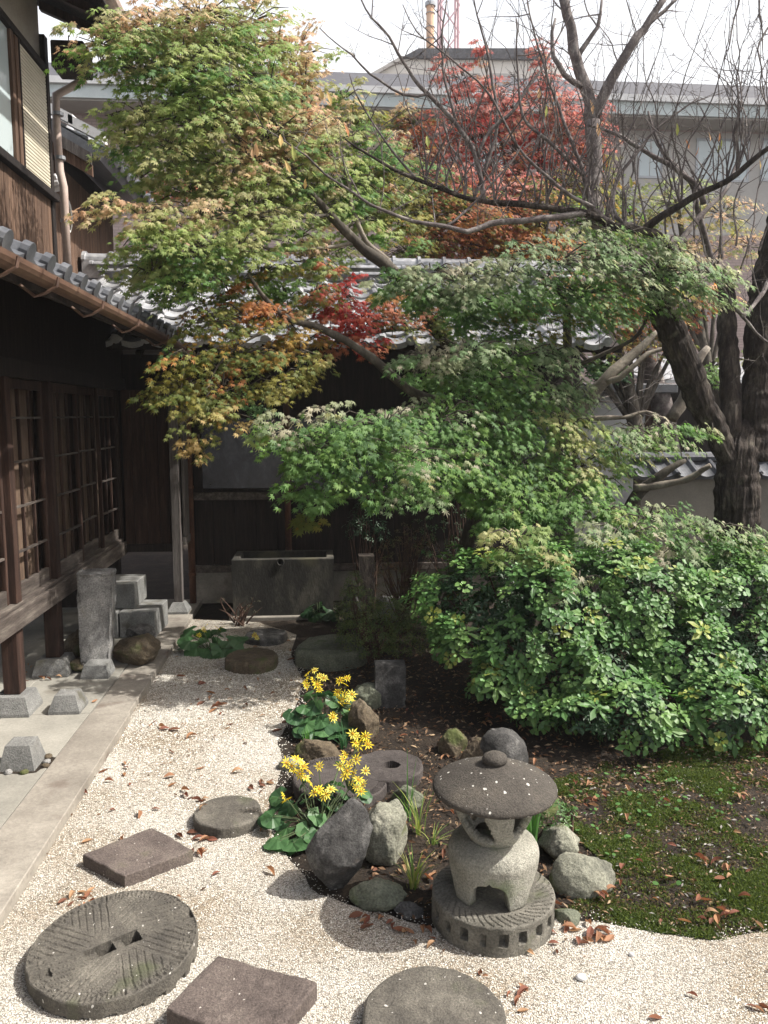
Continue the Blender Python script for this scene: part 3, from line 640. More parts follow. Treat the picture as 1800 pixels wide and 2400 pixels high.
# ================================================================= STOREHOUSE, GARDEN WALL, SHED
st = root('plaster_storehouse', (3.95,10.6,0), 'white plastered storehouse with dark roof behind the twisted branch', 'building')
sx0, sx1 = at(1270,900,10.3).x, at(1397,900,10.3).x
MB().box((sx0-0.5,10.3,0),(sx1,12.6,2.28),0.01).build('wall', M['plaster'], st)
MB().box((sx1-0.02,10.26,0),(sx1+0.12,10.4,2.4),0.006).build('corner_board', M['wood_brown'], st)
MB().box((sx0-0.8,10.05,2.281),(sx1+0.3,12.9,2.40),0.01).build('roof', M['tile_dark'], st)
gw = root('capped_garden_wall', (5.6,8.7,0), 'beige plaster garden wall with dark tile cap behind thick trunk', 'wall')
MB().box((3.62,8.72,0),(9.0,8.9,1.27),0.006).build('wall', M['wall_beige'], gw)
cp = MB().box((3.55,8.62,1.271),(9.05,9.0,1.34),0.006).build('cap_course', M['tile_dark'], gw)
ctm = tile_mesh('cap_tile', M['tile_dark'], 0.24, 0.32)
for k in range(22):
    a2, u2 = Vector((1,0,0)), Vector((0,0.87,0.5)); m = Matrix((a2, u2, a2.cross(u2))).transposed().to_4x4(); m.translation = Vector((3.5+k*0.24,8.52,1.33))
    inst_m('cap_tile', ctm, m, gw)
for k in range(18): MB().tube([(3.5+k*0.3,8.80,1.52),(3.79+k*0.3,8.80,1.52)], 0.055, 8).build('ridge_roll', M['tile_dark'], gw)
sh = root('small_shed', (6.2,12.0,0), 'small dark shed with pale sheet roof seen between the trunks', 'shed')
MB().box((5.0,11.9,0),(9.5,14.0,2.45)).build('wall', M['wood_dark'], sh)
obj('roof', slab_poly([(4.8,11.5,2.52),(9.8,11.5,2.52),(9.8,14.2,3.05),(4.8,14.2,3.05)], 0.05, (0,0,1)), [(0,1,2,3),(7,6,5,4),(0,4,5,1),(1,5,6,2),(2,6,7,3),(3,7,4,0)], M['tile'], sh)

# ================================================================= BRICK BLOCK AND FAR BUILDINGS
bb = root('brick_apartment_block', (3,24,0), 'long pinkish brick block with pale fascia under a dark slate roof', 'building')
BY = 22.0
MB().box((-14,BY,0),(24,BY+7,9.72)).build('wall', M['brick'], bb)
MB().box((-14.6,BY-0.85,9.72),(24.6,BY+7.5,9.80)).build('soffit', M['soffit'], bb)
MB().box((-14.65,BY-0.93,9.76),(24.65,BY-0.851,10.06)).build('fascia', M['fascia'], bb)
MB().box((-14.7,BY-1.02,10.061),(24.7,BY-0.80,10.22)).build('flashing', M['plaster'], bb)
obj('roof', slab_poly([(-14.6,BY-0.8,10.18),(24.6,BY-0.8,10.18),(24.6,BY+4.0,12.55),(-14.6,BY+4.0,12.55)], 0.1, (0,-0.4,0.9)), [(0,1,2,3),(7,6,5,4),(0,4,5,1),(1,5,6,2),(2,6,7,3),(3,7,4,0)], M['slate'], bb)
pa_, pb_ = at(1335,505,BY), at(1700,292,BY)
MB().box((pa_.x,BY-0.015,pa_.z),(24,BY+0.02,pb_.z)).build('pale_panel', M['soffit'], bb)
def bwin(x0, x1, z0, z1, mat='bright_glass'):
    wd = root_part('window', ((x0+x1)/2,BY,z0), bb); f = 0.06
    MB().box((x0,BY-0.04,z0),(x1,BY+0.1,z0+f)).box((x0,BY-0.04,z1-f),(x1,BY+0.1,z1)).box((x0,BY-0.042,z0+f),(x0+f,BY+0.1,z1-f)).box((x1-f,BY-0.042,z0+f),(x1,BY+0.1,z1-f)).build('frame', M['steel'], wd)
    xm = (x0+x1)/2
    MB().box((x0+f,BY-0.022,z0+f),(xm-0.01,BY+0.05,z1-f)).build('pane', M[mat], wd)
    MB().box((xm+0.01,BY-0.026,z0+f),(x1-f,BY+0.05,z1-f)).build('pane', M[mat], wd)
for u0, u1, v0, v1 in ((155,225,280,400),(1375,1432,302,385),(1500,1620,302,392),(1640,1760,302,392),(1020,1090,300,400)):
    a, b = at(u0,v1,BY), at(u1,v0,BY); bwin(a.x, b.x, a.z, b.z)
fb = root('far_cream_building', (6,40,0), 'far cream building with low gable and pink window above the brick roof', 'building')
P = [at(u,v,40) for u, v in ((745,200),(800,170),(868,122),(905,112),(1150,112),(1215,150),(1215,330),(745,330))]
obj('wall', [*P, *[p + Vector((0,6,0)) for p in P]], [tuple(range(8))[::-1], tuple(range(8,16))] + [(i, (i+1) % 8, 8+(i+1) % 8, 8+i) for i in range(8)], M['cream'], fb)
P = [at(u,v,39.8) for u, v in ((868,124),(905,104),(1150,104),(1190,128))]
obj('roof', [*P, *[p + Vector((0,6.6,0.3)) for p in P]], [(0,1,2,3),(7,6,5,4),(0,4,5,1),(1,5,6,2),(2,6,7,3),(3,7,4,0)], M['slate'], fb)
P = [at(u,v,39.8) for u, v in ((735,206),(868,128),(868,120),(735,196))]
obj('gable_trim', [*P, *[p + Vector((0,0.2,0)) for p in P]], [(0,1,2,3),(7,6,5,4),(0,4,5,1),(1,5,6,2),(2,6,7,3),(3,7,4,0)], M['soffit'], fb)
for u0, u1, v0, v1, mt in ((862,945,168,186,'pink'),(1005,1032,165,185,'tower_paint'),(1060,1110,166,186,'bright_glass')):
    a, b = at(u0,v1,39.95), at(u1,v0,39.95); wq = root_part('window', ((a.x+b.x)/2,40,a.z), fb)
    MB().box((a.x,39.93,a.z),(b.x,40.02,b.z)).build('pane', M[mt], wq)
    MB().box((a.x-0.1,39.9,b.z),(b.x+0.1,40.02,b.z+0.12)).build('lintel', M['soffit'], wq)
c0 = at(929,110,42)
ch = root('chimney_pipe', (c0.x,42,0), 'thin faded orange chimney pipe above the far cream building', 'chimney')
MB().tube([(c0.x,42,14),(c0.x,42,at(929,10,42).z)], 0.20, 12).build('pipe', M['orange_paint'], ch)
MB().tube([(c0.x,42,at(929,14,42).z),(c0.x,42,at(929,6,42).z)], 0.27, 12).build('cap', M['steel'], ch)
for v in (30,60,85): MB().tube([(c0.x,42,at(929,v,42).z),(c0.x,42,at(929,v-1,42).z)], 0.24, 12).build('band', M['steel'], ch)
t0 = at(968,100,48)
tw = root('lattice_mast', (t0.x,48,0), 'hazy pale red lattice mast standing behind the chimney pipe', 'mast')
hz = 27
for sx_, sy_ in ((-1,-1),(1,-1),(1,1),(-1,1)): MB().tube([(t0.x+sx_*0.6,48+sy_*0.6,12),(t0.x+sx_*0.48,48+sy_*0.48,hz)], 0.09, 6).build('leg', M['tower_paint'], tw)
for k in range(10):
    z0 = 12 + k*1.45
    for sg in (-1,1): MB().tube([(t0.x-0.56*sg,47.45,z0),(t0.x+0.56*sg,47.45,z0+1.45)], 0.045, 5).build('brace', M['tower_paint'], tw)

# ================================================================= STONES
def ring_stone(name, c, rfun, thick, mat, label=None, cat=None, group=None, parent=None, nseg=96, nring=24, nside=8, bevel=0.012, top=None, side=None, rough=0.004, tilt=(0,0), zb=-0.02, rough_s=14):
    """flat stone from an outline r(angle): side rows, rounded rim, relief on top"""
    V, F = [], []; cx, cy = c[0], c[1]
    def addrow(fn):
        V.extend([fn(2*math.pi*k/nseg) for k in range(nseg)])
    rows = 0
    for i in range(nside + 1):
        t = i / nside
        def fn(a):
            r = rfun(a) - (side(a, t) if side else 0); z = zb + (thick - bevel - zb) * t
            return (r*math.cos(a), r*math.sin(a), z)
        addrow(fn); rows += 1
    for b in (0.35, 0.7, 1.0):
        an = b * math.pi / 2
        addrow(lambda a: ((rfun(a)-bevel*(1-math.cos(an)))*math.cos(a), (rfun(a)-bevel*(1-math.cos(an)))*math.sin(a), thick-bevel+bevel*math.sin(an))); rows += 1
    for i in range(1, nring):
        t = 1 - i / nring
        addrow(lambda a: ((rfun(a)-bevel)*t*math.cos(a), (rfun(a)-bevel)*t*math.sin(a), thick)); rows += 1
    for i in range(rows - 1): F += [(i*nseg+k, i*nseg+(k+1) % nseg, (i+1)*nseg+(k+1) % nseg, (i+1)*nseg+k) for k in range(nseg)]
    F.append(tuple((rows-1)*nseg + k for k in range(nseg)))
    out = []
    for (x, y_, z) in V:
        q = Vector((x + cx*3, y_ + cy*3, z)) * rough_s
        n1 = noise.noise(q) + 0.5 * noise.noise(q * 2.3)
        if top and z > thick - 1e-6: z += top(x, y_)
        out.append((cx + x + n1*rough*0.7, cy + y_ + noise.noise(q + Vector((5,5,5)))*rough*0.7, c[2] + z + n1*rough*(1 if z > zb + 0.01 else 0) + x*tilt[0] + y_*tilt[1]))
    return obj(name, out, F, mat, parent, smooth=False, label=label, cat=cat, group=group)
def circ(r, e=0.02, s=0.0): return lambda a: r * (1 + e * noise.noise(Vector((math.cos(a)*1.5+s, math.sin(a)*1.5, s))) + 0.4*e * noise.noise(Vector((math.cos(a)*6+s, math.sin(a)*6, s))))
def poly_r(pts, c, soft=0.0, seed=0.0):
    P = [(p[0]-c[0], p[1]-c[1]) for p in pts]
    def f(a):
        d = (math.cos(a), math.sin(a)); best = 1e9
        for i in range(len(P)):
            x1, y1 = P[i]; x2, y2 = P[(i+1) % len(P)]; ex, ey = x2-x1, y2-y1; den = d[0]*ey - d[1]*ex
            if abs(den) < 1e-9: continue
            t = (x1*ey - y1*ex)/den; u = (x1*d[1] - y1*d[0])/den
            if t > 0 and -1e-6 <= u <= 1+1e-6: best = min(best, t)
        return best * (1 + 0.02*noise.noise(Vector((d[0]*3+seed, d[1]*3, seed))) + 0.012*noise.noise(Vector((d[0]*11+seed, d[1]*11, seed))))
    return f

# grooved millstone in the corner by the kerb
mc = g(247,2027,0.085); MR = 0.30
def furrows(x, y_):
    r = math.hypot(x, y_); a = math.atan2(y_, x); dz = 0.0
    k = math.floor((a + 0.5) / (math.pi/4)); a0 = k*math.pi/4 - 0.5 + math.pi/8
    px = -x*math.sin(a0-0.35) + y_*math.cos(a0-0.35)
    f = (px / 0.026) % 1.0
    if r > 0.09 and abs(f - 0.5) < 0.13: dz -= 0.0045 * (0.4 + 0.6*min(1, (r-0.09)/0.1))
    if r > MR*0.87 and (a*150/(2*math.pi)) % 1.0 < 0.4: dz -= 0.004
    c_, s_ = math.cos(-0.55), math.sin(-0.55)
    qx, qy = (x-0.02)*c_ - (y_+0.01)*s_, (x-0.02)*s_ + (y_+0.01)*c_
    if abs(qx) < 0.075 and abs(qy) < 0.032 and not (abs(qx) < 0.016): dz = -0.07
    elif abs(qx) < 0.017 and abs(qy) < 0.032: dz = -0.012
    if -0.12 < qx < -0.07 and abs(qy) < 0.03: dz -= 0.02
    if abs(qy) < 0.02 and abs(qx) > 0.24: dz -= 0.012
    return dz
def notches(n, zlo, zhi, wid, depth, ph=0.0, every=None):
    def f(a, t):
        q = ((a + ph) * n / (2*math.pi)) % 1.0
        h = noise.noise(Vector((math.floor((a + ph) * n / (2*math.pi)) * 1.37 + n, 3.3, 0.7)))
        return depth*(0.75 + 0.9*h) if 0.04*h < q < wid*(1+0.35*h) and zlo + 0.06*h <= t <= zhi + 0.08*h and h > -0.45 else 0.0
    return f
ring_stone('millstone', (mc.x,mc.y,0), circ(MR,0.02,1.0), 0.075, M['mill'], 'grooved round millstone with square centre hole nearest the kerb', 'millstone', 'old millstones used as stepping stones', nseg=256, nring=90, nside=10, bevel=0.008, top=furrows, side=notches(22,0.1,0.45,0.42,0.03), rough=0.0025, tilt=(0.02,0.03))
# square slabs
s1 = [g(330,1786,0.06), g(417,1836,0.06), g(268,1892,0.06), g(177,1845,0.06)]
c1 = sum((Vector(p) for p in s1), Vector())/4
ring_stone('stepping_slab', (c1.x,c1.y,0), poly_r(s1, c1, seed=2), 0.06, M['slab'], 'square purple-brown stone slab between round millstones, farther of two', 'stepping stone', 'square stepping slabs', nseg=160, nring=16, bevel=0.007, rough=0.004)
s2 = [g(470,2062,0.065), g(688,2120,0.065), g(575,2262,0.065), g(356,2178,0.065)]
c2 = sum((Vector(p) for p in s2), Vector())/4
ring_stone('stepping_slab', (c2.x,c2.y,0), poly_r(s2, c2, seed=5), 0.065, M['slab'], 'square purple-brown stone slab at the bottom edge, nearer of two', 'stepping stone', 'square stepping slabs', nseg=160, nring=16, bevel=0.008, rough=0.005)
# other round stones
p = g(492,1755,0.05); ring_stone('millstone', (p.x,p.y,0), circ(0.165,0.03,3), 0.06, M['mill'], 'plain round stone disc left of the yellow flowering plant', 'millstone', 'old millstones used as stepping stones', rough=0.005, bevel=0.012)
p = g(938,2198,0.06); ring_stone('millstone', (p.x,p.y,0), circ(0.235,0.02,7), 0.07, M['mill'], 'dark speckled round stone cut off by the bottom edge', 'millstone', 'old millstones used as stepping stones', rough=0.006, bevel=0.016)
p = g(838,1655,0.05)
def eye(x, y_): return -0.06 if math.hypot(x-0.02, y_+0.005) < 0.045 else 0.0
ring_stone('millstone', (p.x,p.y,0), circ(0.20,0.04,11), 0.06, M['mill_purple_shade'], 'round millstone with a small hole in the shade behind the flowers', 'millstone', 'old millstones used as stepping stones', top=eye, nring=40, rough=0.006)
p = g(735,1682,0.055)
def teeth(x, y_):
    r = math.hypot(x, y_); a = math.atan2(y_, x); return -0.006 if r > 0.205 and (a*90/(2*math.pi)) % 1.0 < 0.45 else 0.0
ring_stone('millstone', (p.x,p.y,0), circ(0.255,0.02,13), 0.065, M['mill_purple_shade'], 'thick purple-grey millstone with toothed rim just behind the yellow flowers', 'millstone', 'old millstones used as stepping stones', nseg=192, nring=50, top=teeth, rough=0.003, tilt=(-0.05,0.02))
# lantern base
lb = g(1064,1917,0.13); LX, LY = lb.x, lb.y
def lan_top(x, y_):
    r = math.hypot(x, y_); a = math.atan2(y_, x); dz = 0
    if r > 0.17 and r < 0.238 and ((a - r*4)*44/(2*math.pi)) % 1.0 < 0.16: dz -= 0.006
    return dz
ring_stone('millstone', (LX,LY,0), circ(0.242,0.025,17), 0.122, M['mill_pale'], 'thick millstone with square side holes carrying the stone lantern', 'millstone', 'old millstones used as stepping stones', nseg=288, nring=60, nside=18, bevel=0.01, top=lan_top, side=notches(20,0.52,0.82,0.40,0.035,0.1), rough=0.004)

# ---- stone lantern
LZ = 0.122
lan = root('stone_lantern', (LX,LY,LZ), 'small stone lantern with broad round hat and arched legs', 'stone lantern')
def shell(zb_fn, prof, thick, nseg=192, nrow=24, ztop=0.22):
    """standing shell of revolution whose lower edge follows zb_fn(angle)"""
    V, F = [], []
    for sgn in (0, 1):
        for i in range(nrow + 1):
            for k in range(nseg):
                a = 2*math.pi*k/nseg; z0 = zb_fn(a); z = z0 + (ztop - z0) * i/nrow; r = prof(z) - (thick if sgn else 0)
                if sgn: z = min(z, ztop - 0.03)
                V.append((LX + r*math.cos(a), LY + r*math.sin(a), LZ + z + 0.001))
    m = (nrow+1)*nseg
    for i in range(nrow):
        for k in range(nseg):
            k2 = (k+1) % nseg; q = (i*nseg+k, i*nseg+k2, (i+1)*nseg+k2, (i+1)*nseg+k); F.append(q); F.append(tuple(m+j for j in q[::-1]))
    for k in range(nseg): k2 = (k+1) % nseg; F.append((k2, k, m+k, m+k2))
    return V, F, m, nrow, nseg
def arch(a):
    d = ((a + math.pi/2 + 0.30 + math.pi/4) % (math.pi/2)) - math.pi/4
    t = abs(d) / rad(29)
    return 0.0 if t >= 1 else 0.115 * (1 - t**3.0)**0.55 + 0.012*max(0, 1 - t*9)
def body_r(z):
    t = z/0.22; r = 0.154 + 0.026*min(1, t*1.3)**0.8
    if t > 0.76: s_ = (t-0.76)/0.24; r = 0.180 - 0.042*(1 - math.sqrt(max(0, 1-s_*s_)))
    return r
V, F, m_, nr_, ns_ = shell(arch, body_r, 0.045)
top0 = nr_*ns_
V2 = list(V); prev = top0
for j, (rr, zz) in enumerate(((0.120,0.224),(0.100,0.226),(0.05,0.226))):
    st_ = len(V2); V2 += [(LX+rr*math.cos(2*math.pi*k/ns_), LY+rr*math.sin(2*math.pi*k/ns_), LZ+zz) for k in range(ns_)]
    F += [(prev+k, prev+(k+1) % ns_, st_+(k+1) % ns_, st_+k) for k in range(ns_)]; prev = st_
F.append(tuple(prev + k for k in range(ns_)))
bt = m_ + nr_*ns_; F.append(tuple(bt + k for k in range(ns_))[::-1])
V2 = [(x + 0.002*noise.noise(Vector((x,y_,z))*40), y_ + 0.002*noise.noise(Vector((x,y_,z))*40+Vector((3,3,3))), z + (0.0015*noise.noise(Vector((x,y_,z))*30) if z > LZ+0.01 else 0)) for x, y_, z in V2]
obj('leg_section', V2, F, M['lantern'], lan, smooth=True)
def firebox():
    n, rows = 128, 26; V, F = [], []
    for i in range(rows+1):
        t = i/rows
        for k in range(n):
            a = 2*math.pi*k/n; r = 0.092 + 0.066*math.sin(min(1, t*1.25)*math.pi/2); V.append((LX+r*math.cos(a), LY+r*math.sin(a), LZ+0.222+0.203*t))
    for i in range(rows):
        t = (i+0.5)/rows
        for k in range(n):
            d = (math.degrees(2*math.pi*(k+0.5)/n)) % 360
            hole = False
            for c_, w_ in ((226,36),(312,26),(46,36),(130,26)):
                dd = (d - c_ + 180) % 360 - 180
                if t > 0.16 and -w_*min(1, ((t-0.16)/0.3))**0.6 < dd < w_*(0.95 - 0.85*abs(t-0.25)) and t < 0.95: hole = True
            if not hole: F.append((i*n+k, i*n+(k+1) % n, (i+1)*n+(k+1) % n, (i+1)*n+k))
    F.append(tuple(range(n))[::-1])
    o = obj('fire_box', V, F, M['lantern'], lan, smooth=True)
    md = o.modifiers.new('wall', 'SOLIDIFY'); md.thickness = 0.032; md.offset = -1
    return o
firebox()
def lathe(name, prof, mat, parent, n=96, rough=0.002, c=None):
    V, F = [], []; cx, cy = c or (LX, LY)
    for r, z in prof: V += [(cx+r*math.cos(2*math.pi*k/n), cy+r*math.sin(2*math.pi*k/n), z) for k in range(n)]
    V = [(x+rough*noise.noise(Vector((x,y_,z))*35), y_+rough*noise.noise(Vector((x,y_,z))*35+Vector((7,0,0))), z+rough*noise.noise(Vector((x,y_,z))*25+Vector((0,7,0)))) for x, y_, z in V]
    for i in range(len(prof)-1): F += [(i*n+k, i*n+(k+1) % n, (i+1)*n+(k+1) % n, (i+1)*n+k) for k in range(n)]
    F.append(tuple((len(prof)-1)*n + k for k in range(n))); F.append(tuple(range(n))[::-1])
    return obj(name, V, F, mat, parent, smooth=True)
h0 = LZ + 0.426
hat = [(0.10,h0+0.002),(0.222,h0-0.006),(0.238,h0-0.004),(0.243,h0+0.004),(0.242,h0+0.012),(0.236,h0+0.020)] + [(0.236*(1-t), h0+0.020+0.100*(t**0.85)) for t in np.linspace(0.08,0.86,14)]
hat_o = lathe('hat', hat, M['lantern_hat'], lan)
lathe('knob', [(0.030,h0+0.100),(0.045,h0+0.108),(0.049,h0+0.120),(0.042,h0+0.134),(0.025,h0+0.144),(0.008,h0+0.147)], M['lantern_hat'], hat_o, n=40, rough=0.003)

# ---- rocks
def rock(name, c, size, seed, mat, label, cat='rock', rotz=0.0, tilt=(0,0), cuts=9, nz=0.10, group=None, shape=None, sub=5):
    import bmesh
    bm = bmesh.new(); bmesh.ops.create_icosphere(bm, subdivisions=sub, radius=1.0); r = random.Random(seed)
    planes = [(Vector((r.uniform(-1,1), r.uniform(-1,1), r.uniform(-0.6,1))).normalized(), r.uniform(0.62,0.92)) for _ in range(cuts)]
    R = Matrix.Rotation(rotz, 3, 'Z') @ Matrix.Rotation(tilt[0], 3, 'X') @ Matrix.Rotation(tilt[1], 3, 'Y'); V = []
    for v in bm.verts:
        p = v.co.copy()
        for n_, d in planes:
            e = p.dot(n_) - d
            if e > 0: p -= n_ * e * 0.97
        q = p * 2.2 + Vector((seed, seed*0.3, 0)); p *= 1 + nz*noise.noise(q) + nz*0.5*noise.noise(q*3) + nz*0.32*noise.noise(q*7) + nz*0.22*noise.noise(q*15)
        if shape: p = shape(p)
        p = R @ Vector((p.x*size[0], p.y*size[1], p.z*size[2])); V.append(p + Vector(c))
    F = [tuple(v.index for v in f.verts) for f in bm.faces]; bm.free()
    return obj(name, V, F, mat, None, smooth=True, label=label, cat=cat, group=group)
def teardrop(p):                       # narrow foot, wide shoulder on the left, tip at upper right
    t = (p.z + 1)/2; w_ = 0.50 + 0.85*math.sin(min(1, t*1.35)*math.pi*0.55) - 0.55*max(0, t-0.72)/0.28*0.8
    return Vector((p.x*w_ + 0.55*(t-0.5) - (0.30 if t < 0.8 else 0.30-(t-0.8)*2.2)*math.sin(math.pi*t), p.y*(0.6+0.4*w_), p.z))
p = g(738,1928); rock('standing_stone', (p.x+0.015,p.y+0.05,0.175), (0.105,0.10,0.205), 21, M['rock_dark'], 'dark teardrop-shaped standing stone leaning over the gravel', shape=teardrop, cuts=6, rotz=0.2, nz=0.07)
p = g(815,1955); rock('flat_rock', (p.x,p.y+0.03,0.03), (0.12,0.09,0.06), 22, M['rock_green'], 'flat greenish rock at the foot of the standing stone', rotz=-0.2, cuts=12)
p = g(885,1975); rock('small_dark_rock', (p.x,p.y+0.02,0.0), (0.065,0.05,0.04), 23, M['rock_dark'], 'small dark rock left of the lantern millstone')
p = g(832,1860); rock('mossy_boulder', (p.x,p.y+0.06,0.10), (0.115,0.12,0.17), 24, M['rock_pale'], 'upright pale mossy boulder behind the standing stone', rotz=0.3, cuts=8)
p = g(880,1735); rock('grey_rock', (p.x,p.y,0.03), (0.085,0.08,0.07), 25, M['rock_green'], 'small grey rock left of the lantern hat', cuts=8)
p = g(1212,1850); rock('angular_rock', (p.x,p.y+0.03,0.05), (0.105,0.10,0.11), 26, M['rock_pale'], 'angular pale rock right of the lantern body', rotz=0.5, cuts=14)
p = g(1262,1925); rock('rounded_boulder', (p.x,p.y+0.06,0.03), (0.145,0.12,0.125), 27, M['rock_pale'], 'rounded speckled pale boulder beside the moss, right of the lantern', cuts=7, nz=0.06)
p = g(1222,1985); rock('low_dark_rock', (p.x,p.y,0.0), (0.06,0.06,0.045), 28, M['rock_green'], 'low dark rock at the right foot of the lantern millstone')
p = g(1165,1760); rock('shaded_mossy_rock', (p.x,p.y+0.05,0.04), (0.13,0.10,0.11), 29, M['rock_tan'], 'mossy brown rock directly behind the lantern body')
p = g(1085,1660); rock('round_dark_boulder', (p.x,p.y,0.07), (0.145,0.13,0.17), 30, M['rock_dark'], 'round dark boulder behind the lantern hat', nz=0.05, cuts=5)
p = g(1028,1655); rock('tan_rock', (p.x,p.y,0.05), (0.10,0.09,0.12), 31, M['rock_tan'], 'tan rock at the left of the round boulder behind the hat')
p = g(985,1640); rock('brown_rock', (p.x,p.y+0.1,0.04), (0.09,0.09,0.10), 32, M['rock_tan'], 'small brown rock in shade left of the tan rock')
p = g(690,1635); rock('mossy_edge_rock', (p.x,p.y,0.03), (0.15,0.12,0.085), 33, M['rock_tan'], 'low mossy rock below the farther flowering clump')
p = g(630,1660); rock('pale_edge_rock', (p.x,p.y,0.02), (0.075,0.07,0.05), 34, M['rock_pale'], 'small pale rock at the gravel edge left of the toothed millstone')
p = g(785,1590); rock('leaning_edge_rock', (p.x,p.y,0.08), (0.10,0.12,0.16), 35, M['rock_tan'], 'tall brownish rock on the right of the farther flowering clump')
p = g(790,1530); rock('far_edge_rock', (p.x,p.y+0.05,0.05), (0.13,0.10,0.12), 36, M['rock_green'], 'dark greenish rock in the shade behind the farther flowering clump')
p = g(842,1520); rock('dark_stone_post', (p.x,p.y,0.13), (0.11,0.08,0.17), 37, M['rock_dark'], 'short dark stone post in the shade under the shrub', cuts=0, nz=0.03, shape=lambda p: Vector((max(-.95,min(.95,p.x*2)), max(-.95,min(.95,p.y*2)), max(-1,min(.95,p.z*1.5)))))
p = g(545,1424,0.06); ring_stone('stepping_stone', (p.x,p.y,0), circ(0.21,0.10,21), 0.10, M['rock_tan'], 'oval mossy stepping stone right of the leopard plant by the kerb', 'stepping stone', rough=0.012, bevel=0.03, rough_s=8)
p = g(575,1372,0.05); ring_stone('stepping_stone', (p.x,p.y,0), circ(0.19,0.12,23), 0.07, M['rock_dark'], 'dark flat stepping stone in shade in front of the tub', 'stepping stone', rough=0.012, bevel=0.03, rough_s=8)
p = g(715,1405,0.08); ring_stone('stepping_stone', (p.x,p.y,0), circ(0.30,0.12,25), 0.13, M['rock_green'], 'large mossy flat stone beside the small-leaved shrub', 'stepping stone', rough=0.014, bevel=0.04, rough_s=8)

# ---- things standing on the apron
def pyramid(c, b, t, h, label, hole=False):
    ch = 0.006; V, F = [], []
    for (s_, z) in ((b,0),(b,0.02),(t+ch,h-ch*0.5),(t-ch,h)):
        V += [(c[0]-s_,c[1]-s_,c[2]+z),(c[0]+s_,c[1]-s_,c[2]+z),(c[0]+s_,c[1]+s_,c[2]+z),(c[0]-s_,c[1]+s_,c[2]+z)]
    F = [(i*4+k, i*4+(k+1) % 4, (i+1)*4+(k+1) % 4, (i+1)*4+k) for i in range(3) for k in range(4)] + [(12,13,14,15)]
    return obj('footing_stone', V, F, M['block'], None, label=label, cat='footing stone', group='tapered footing stones')
pyramid((-2.04,5.20,AZ+0.001), 0.13, 0.095, 0.127, 'tapered grey footing stone under the nearest house post')
pyramid((-2.04,5.99,AZ+0.001), 0.13, 0.095, 0.127, 'tapered grey footing stone under the second house post')
pyramid((-1.70,5.20,AZ+0.001), 0.10, 0.06, 0.12, 'small tapered footing stone standing alone on the apron joint')
pyramid((-1.69,4.36,AZ-0.03), 0.10, 0.06, 0.17, 'tapered footing stone set in a broken hole in the concrete')
pyramid((-1.70,5.90,AZ+0.001), 0.10, 0.075, 0.10, 'tapered footing stone under the leaning granite pillar')
pyramid((-1.435,7.81,AZ+0.001), 0.10, 0.05, 0.105, 'pale tapered footing stone under the weathered corner post')
def hole_ring():
    n = 26; V = []; F = []
    for k in range(n):
        a = 2*math.pi*k/n; r = 0.15 + 0.05*noise.noise(Vector((math.cos(a)*2,math.sin(a)*2,3))); V.append((-1.69+r*1.15*math.cos(a), 4.37+r*0.85*math.sin(a), AZ+0.003))
    return obj('rubble_patch', V, [tuple(range(n))], M['soil'], None, kind='structure')
hole_ring()
for k, (dx, dy) in enumerate(((0.125,0.0),(0.14,-0.05),(-0.13,-0.03),(0.05,-0.125),(-0.04,-0.12),(0.11,0.07),(-0.14,0.04))):
    rock('rubble_stone', (-1.69+dx,4.37+dy,AZ+0.008), (0.026,0.022,0.018), 60+k, M['rock_tan' if k % 2 else 'granite'], 'small rubble stone in the broken hole round the footing', 'stone', group='rubble round the footing', sub=2)
rock('granite_pillar', (-1.74,6.08,AZ+0.42), (0.145,0.115,0.36), 41, M['granite'], 'rough grey granite pillar standing upright beside the blocks', 'pillar', cuts=0, nz=0.0, rotz=0.12, tilt=(0.0,0.03),
     shape=lambda p: Vector((max(-0.92, min(0.92, p.x*2.3))*(0.84+0.14*p.z) + 0.13*noise.noise(p*2.5) + 0.06*noise.noise(p*9), max(-0.9, min(0.9, p.y*2.3)) + 0.13*noise.noise(p*2.5+Vector((4,4,4))) + 0.06*noise.noise(p*9+Vector((4,4,4))), max(-1.0, min(0.93, p.z*1.6)) + 0.05*noise.noise(p*4))), sub=5)
rock('leaning_boulder', (-1.93,6.25,AZ+0.13), (0.13,0.12,0.20), 42, M['rock_tan'], 'leaning tan boulder left of the granite pillar', cuts=9, tilt=(0,0.3))
rock('flat_tan_stone', (-1.86,6.02,AZ+0.05), (0.10,0.08,0.055), 43, M['rock_tan'], 'small flat tan stone at the left foot of the pillar', cuts=14)
rock('hollow_tan_rock', (-1.50,6.22,AZ+0.10), (0.19,0.20,0.13), 44, M['rock_tan'], 'broad tan rock with dark hollow right of the pillar', cuts=8)
rock('brown_top_rock', (-1.50,6.42,AZ+0.16), (0.12,0.12,0.09), 45, M['rock_dark'], 'brown rock lying on top behind the hollow tan rock', cuts=8)
def block(c, d, rz, label):
    h = Matrix.Rotation(rz, 3, 'Z'); b_ = MB().box((-d[0]/2,-d[1]/2,0),(d[0]/2,d[1]/2,d[2]), 0.006)
    V = [h @ Vector(p) + Vector(c) for p in b_.v]
    return obj('concrete_block', V, b_.f, M['block'], None, label=label, cat='concrete block', group='stacked concrete blocks')
block((-1.62,7.12,AZ+0.001), (0.31,0.46,0.235), -0.05, 'lower right grey concrete block of the stack by the shutter box')
block((-1.95,7.12,AZ+0.001), (0.30,0.46,0.235), 0.0, 'lower left grey concrete block behind the granite pillar')
block((-1.83,7.22,AZ+0.238), (0.33,0.42,0.225), -0.03, 'upper grey concrete block, topmost of the stack')

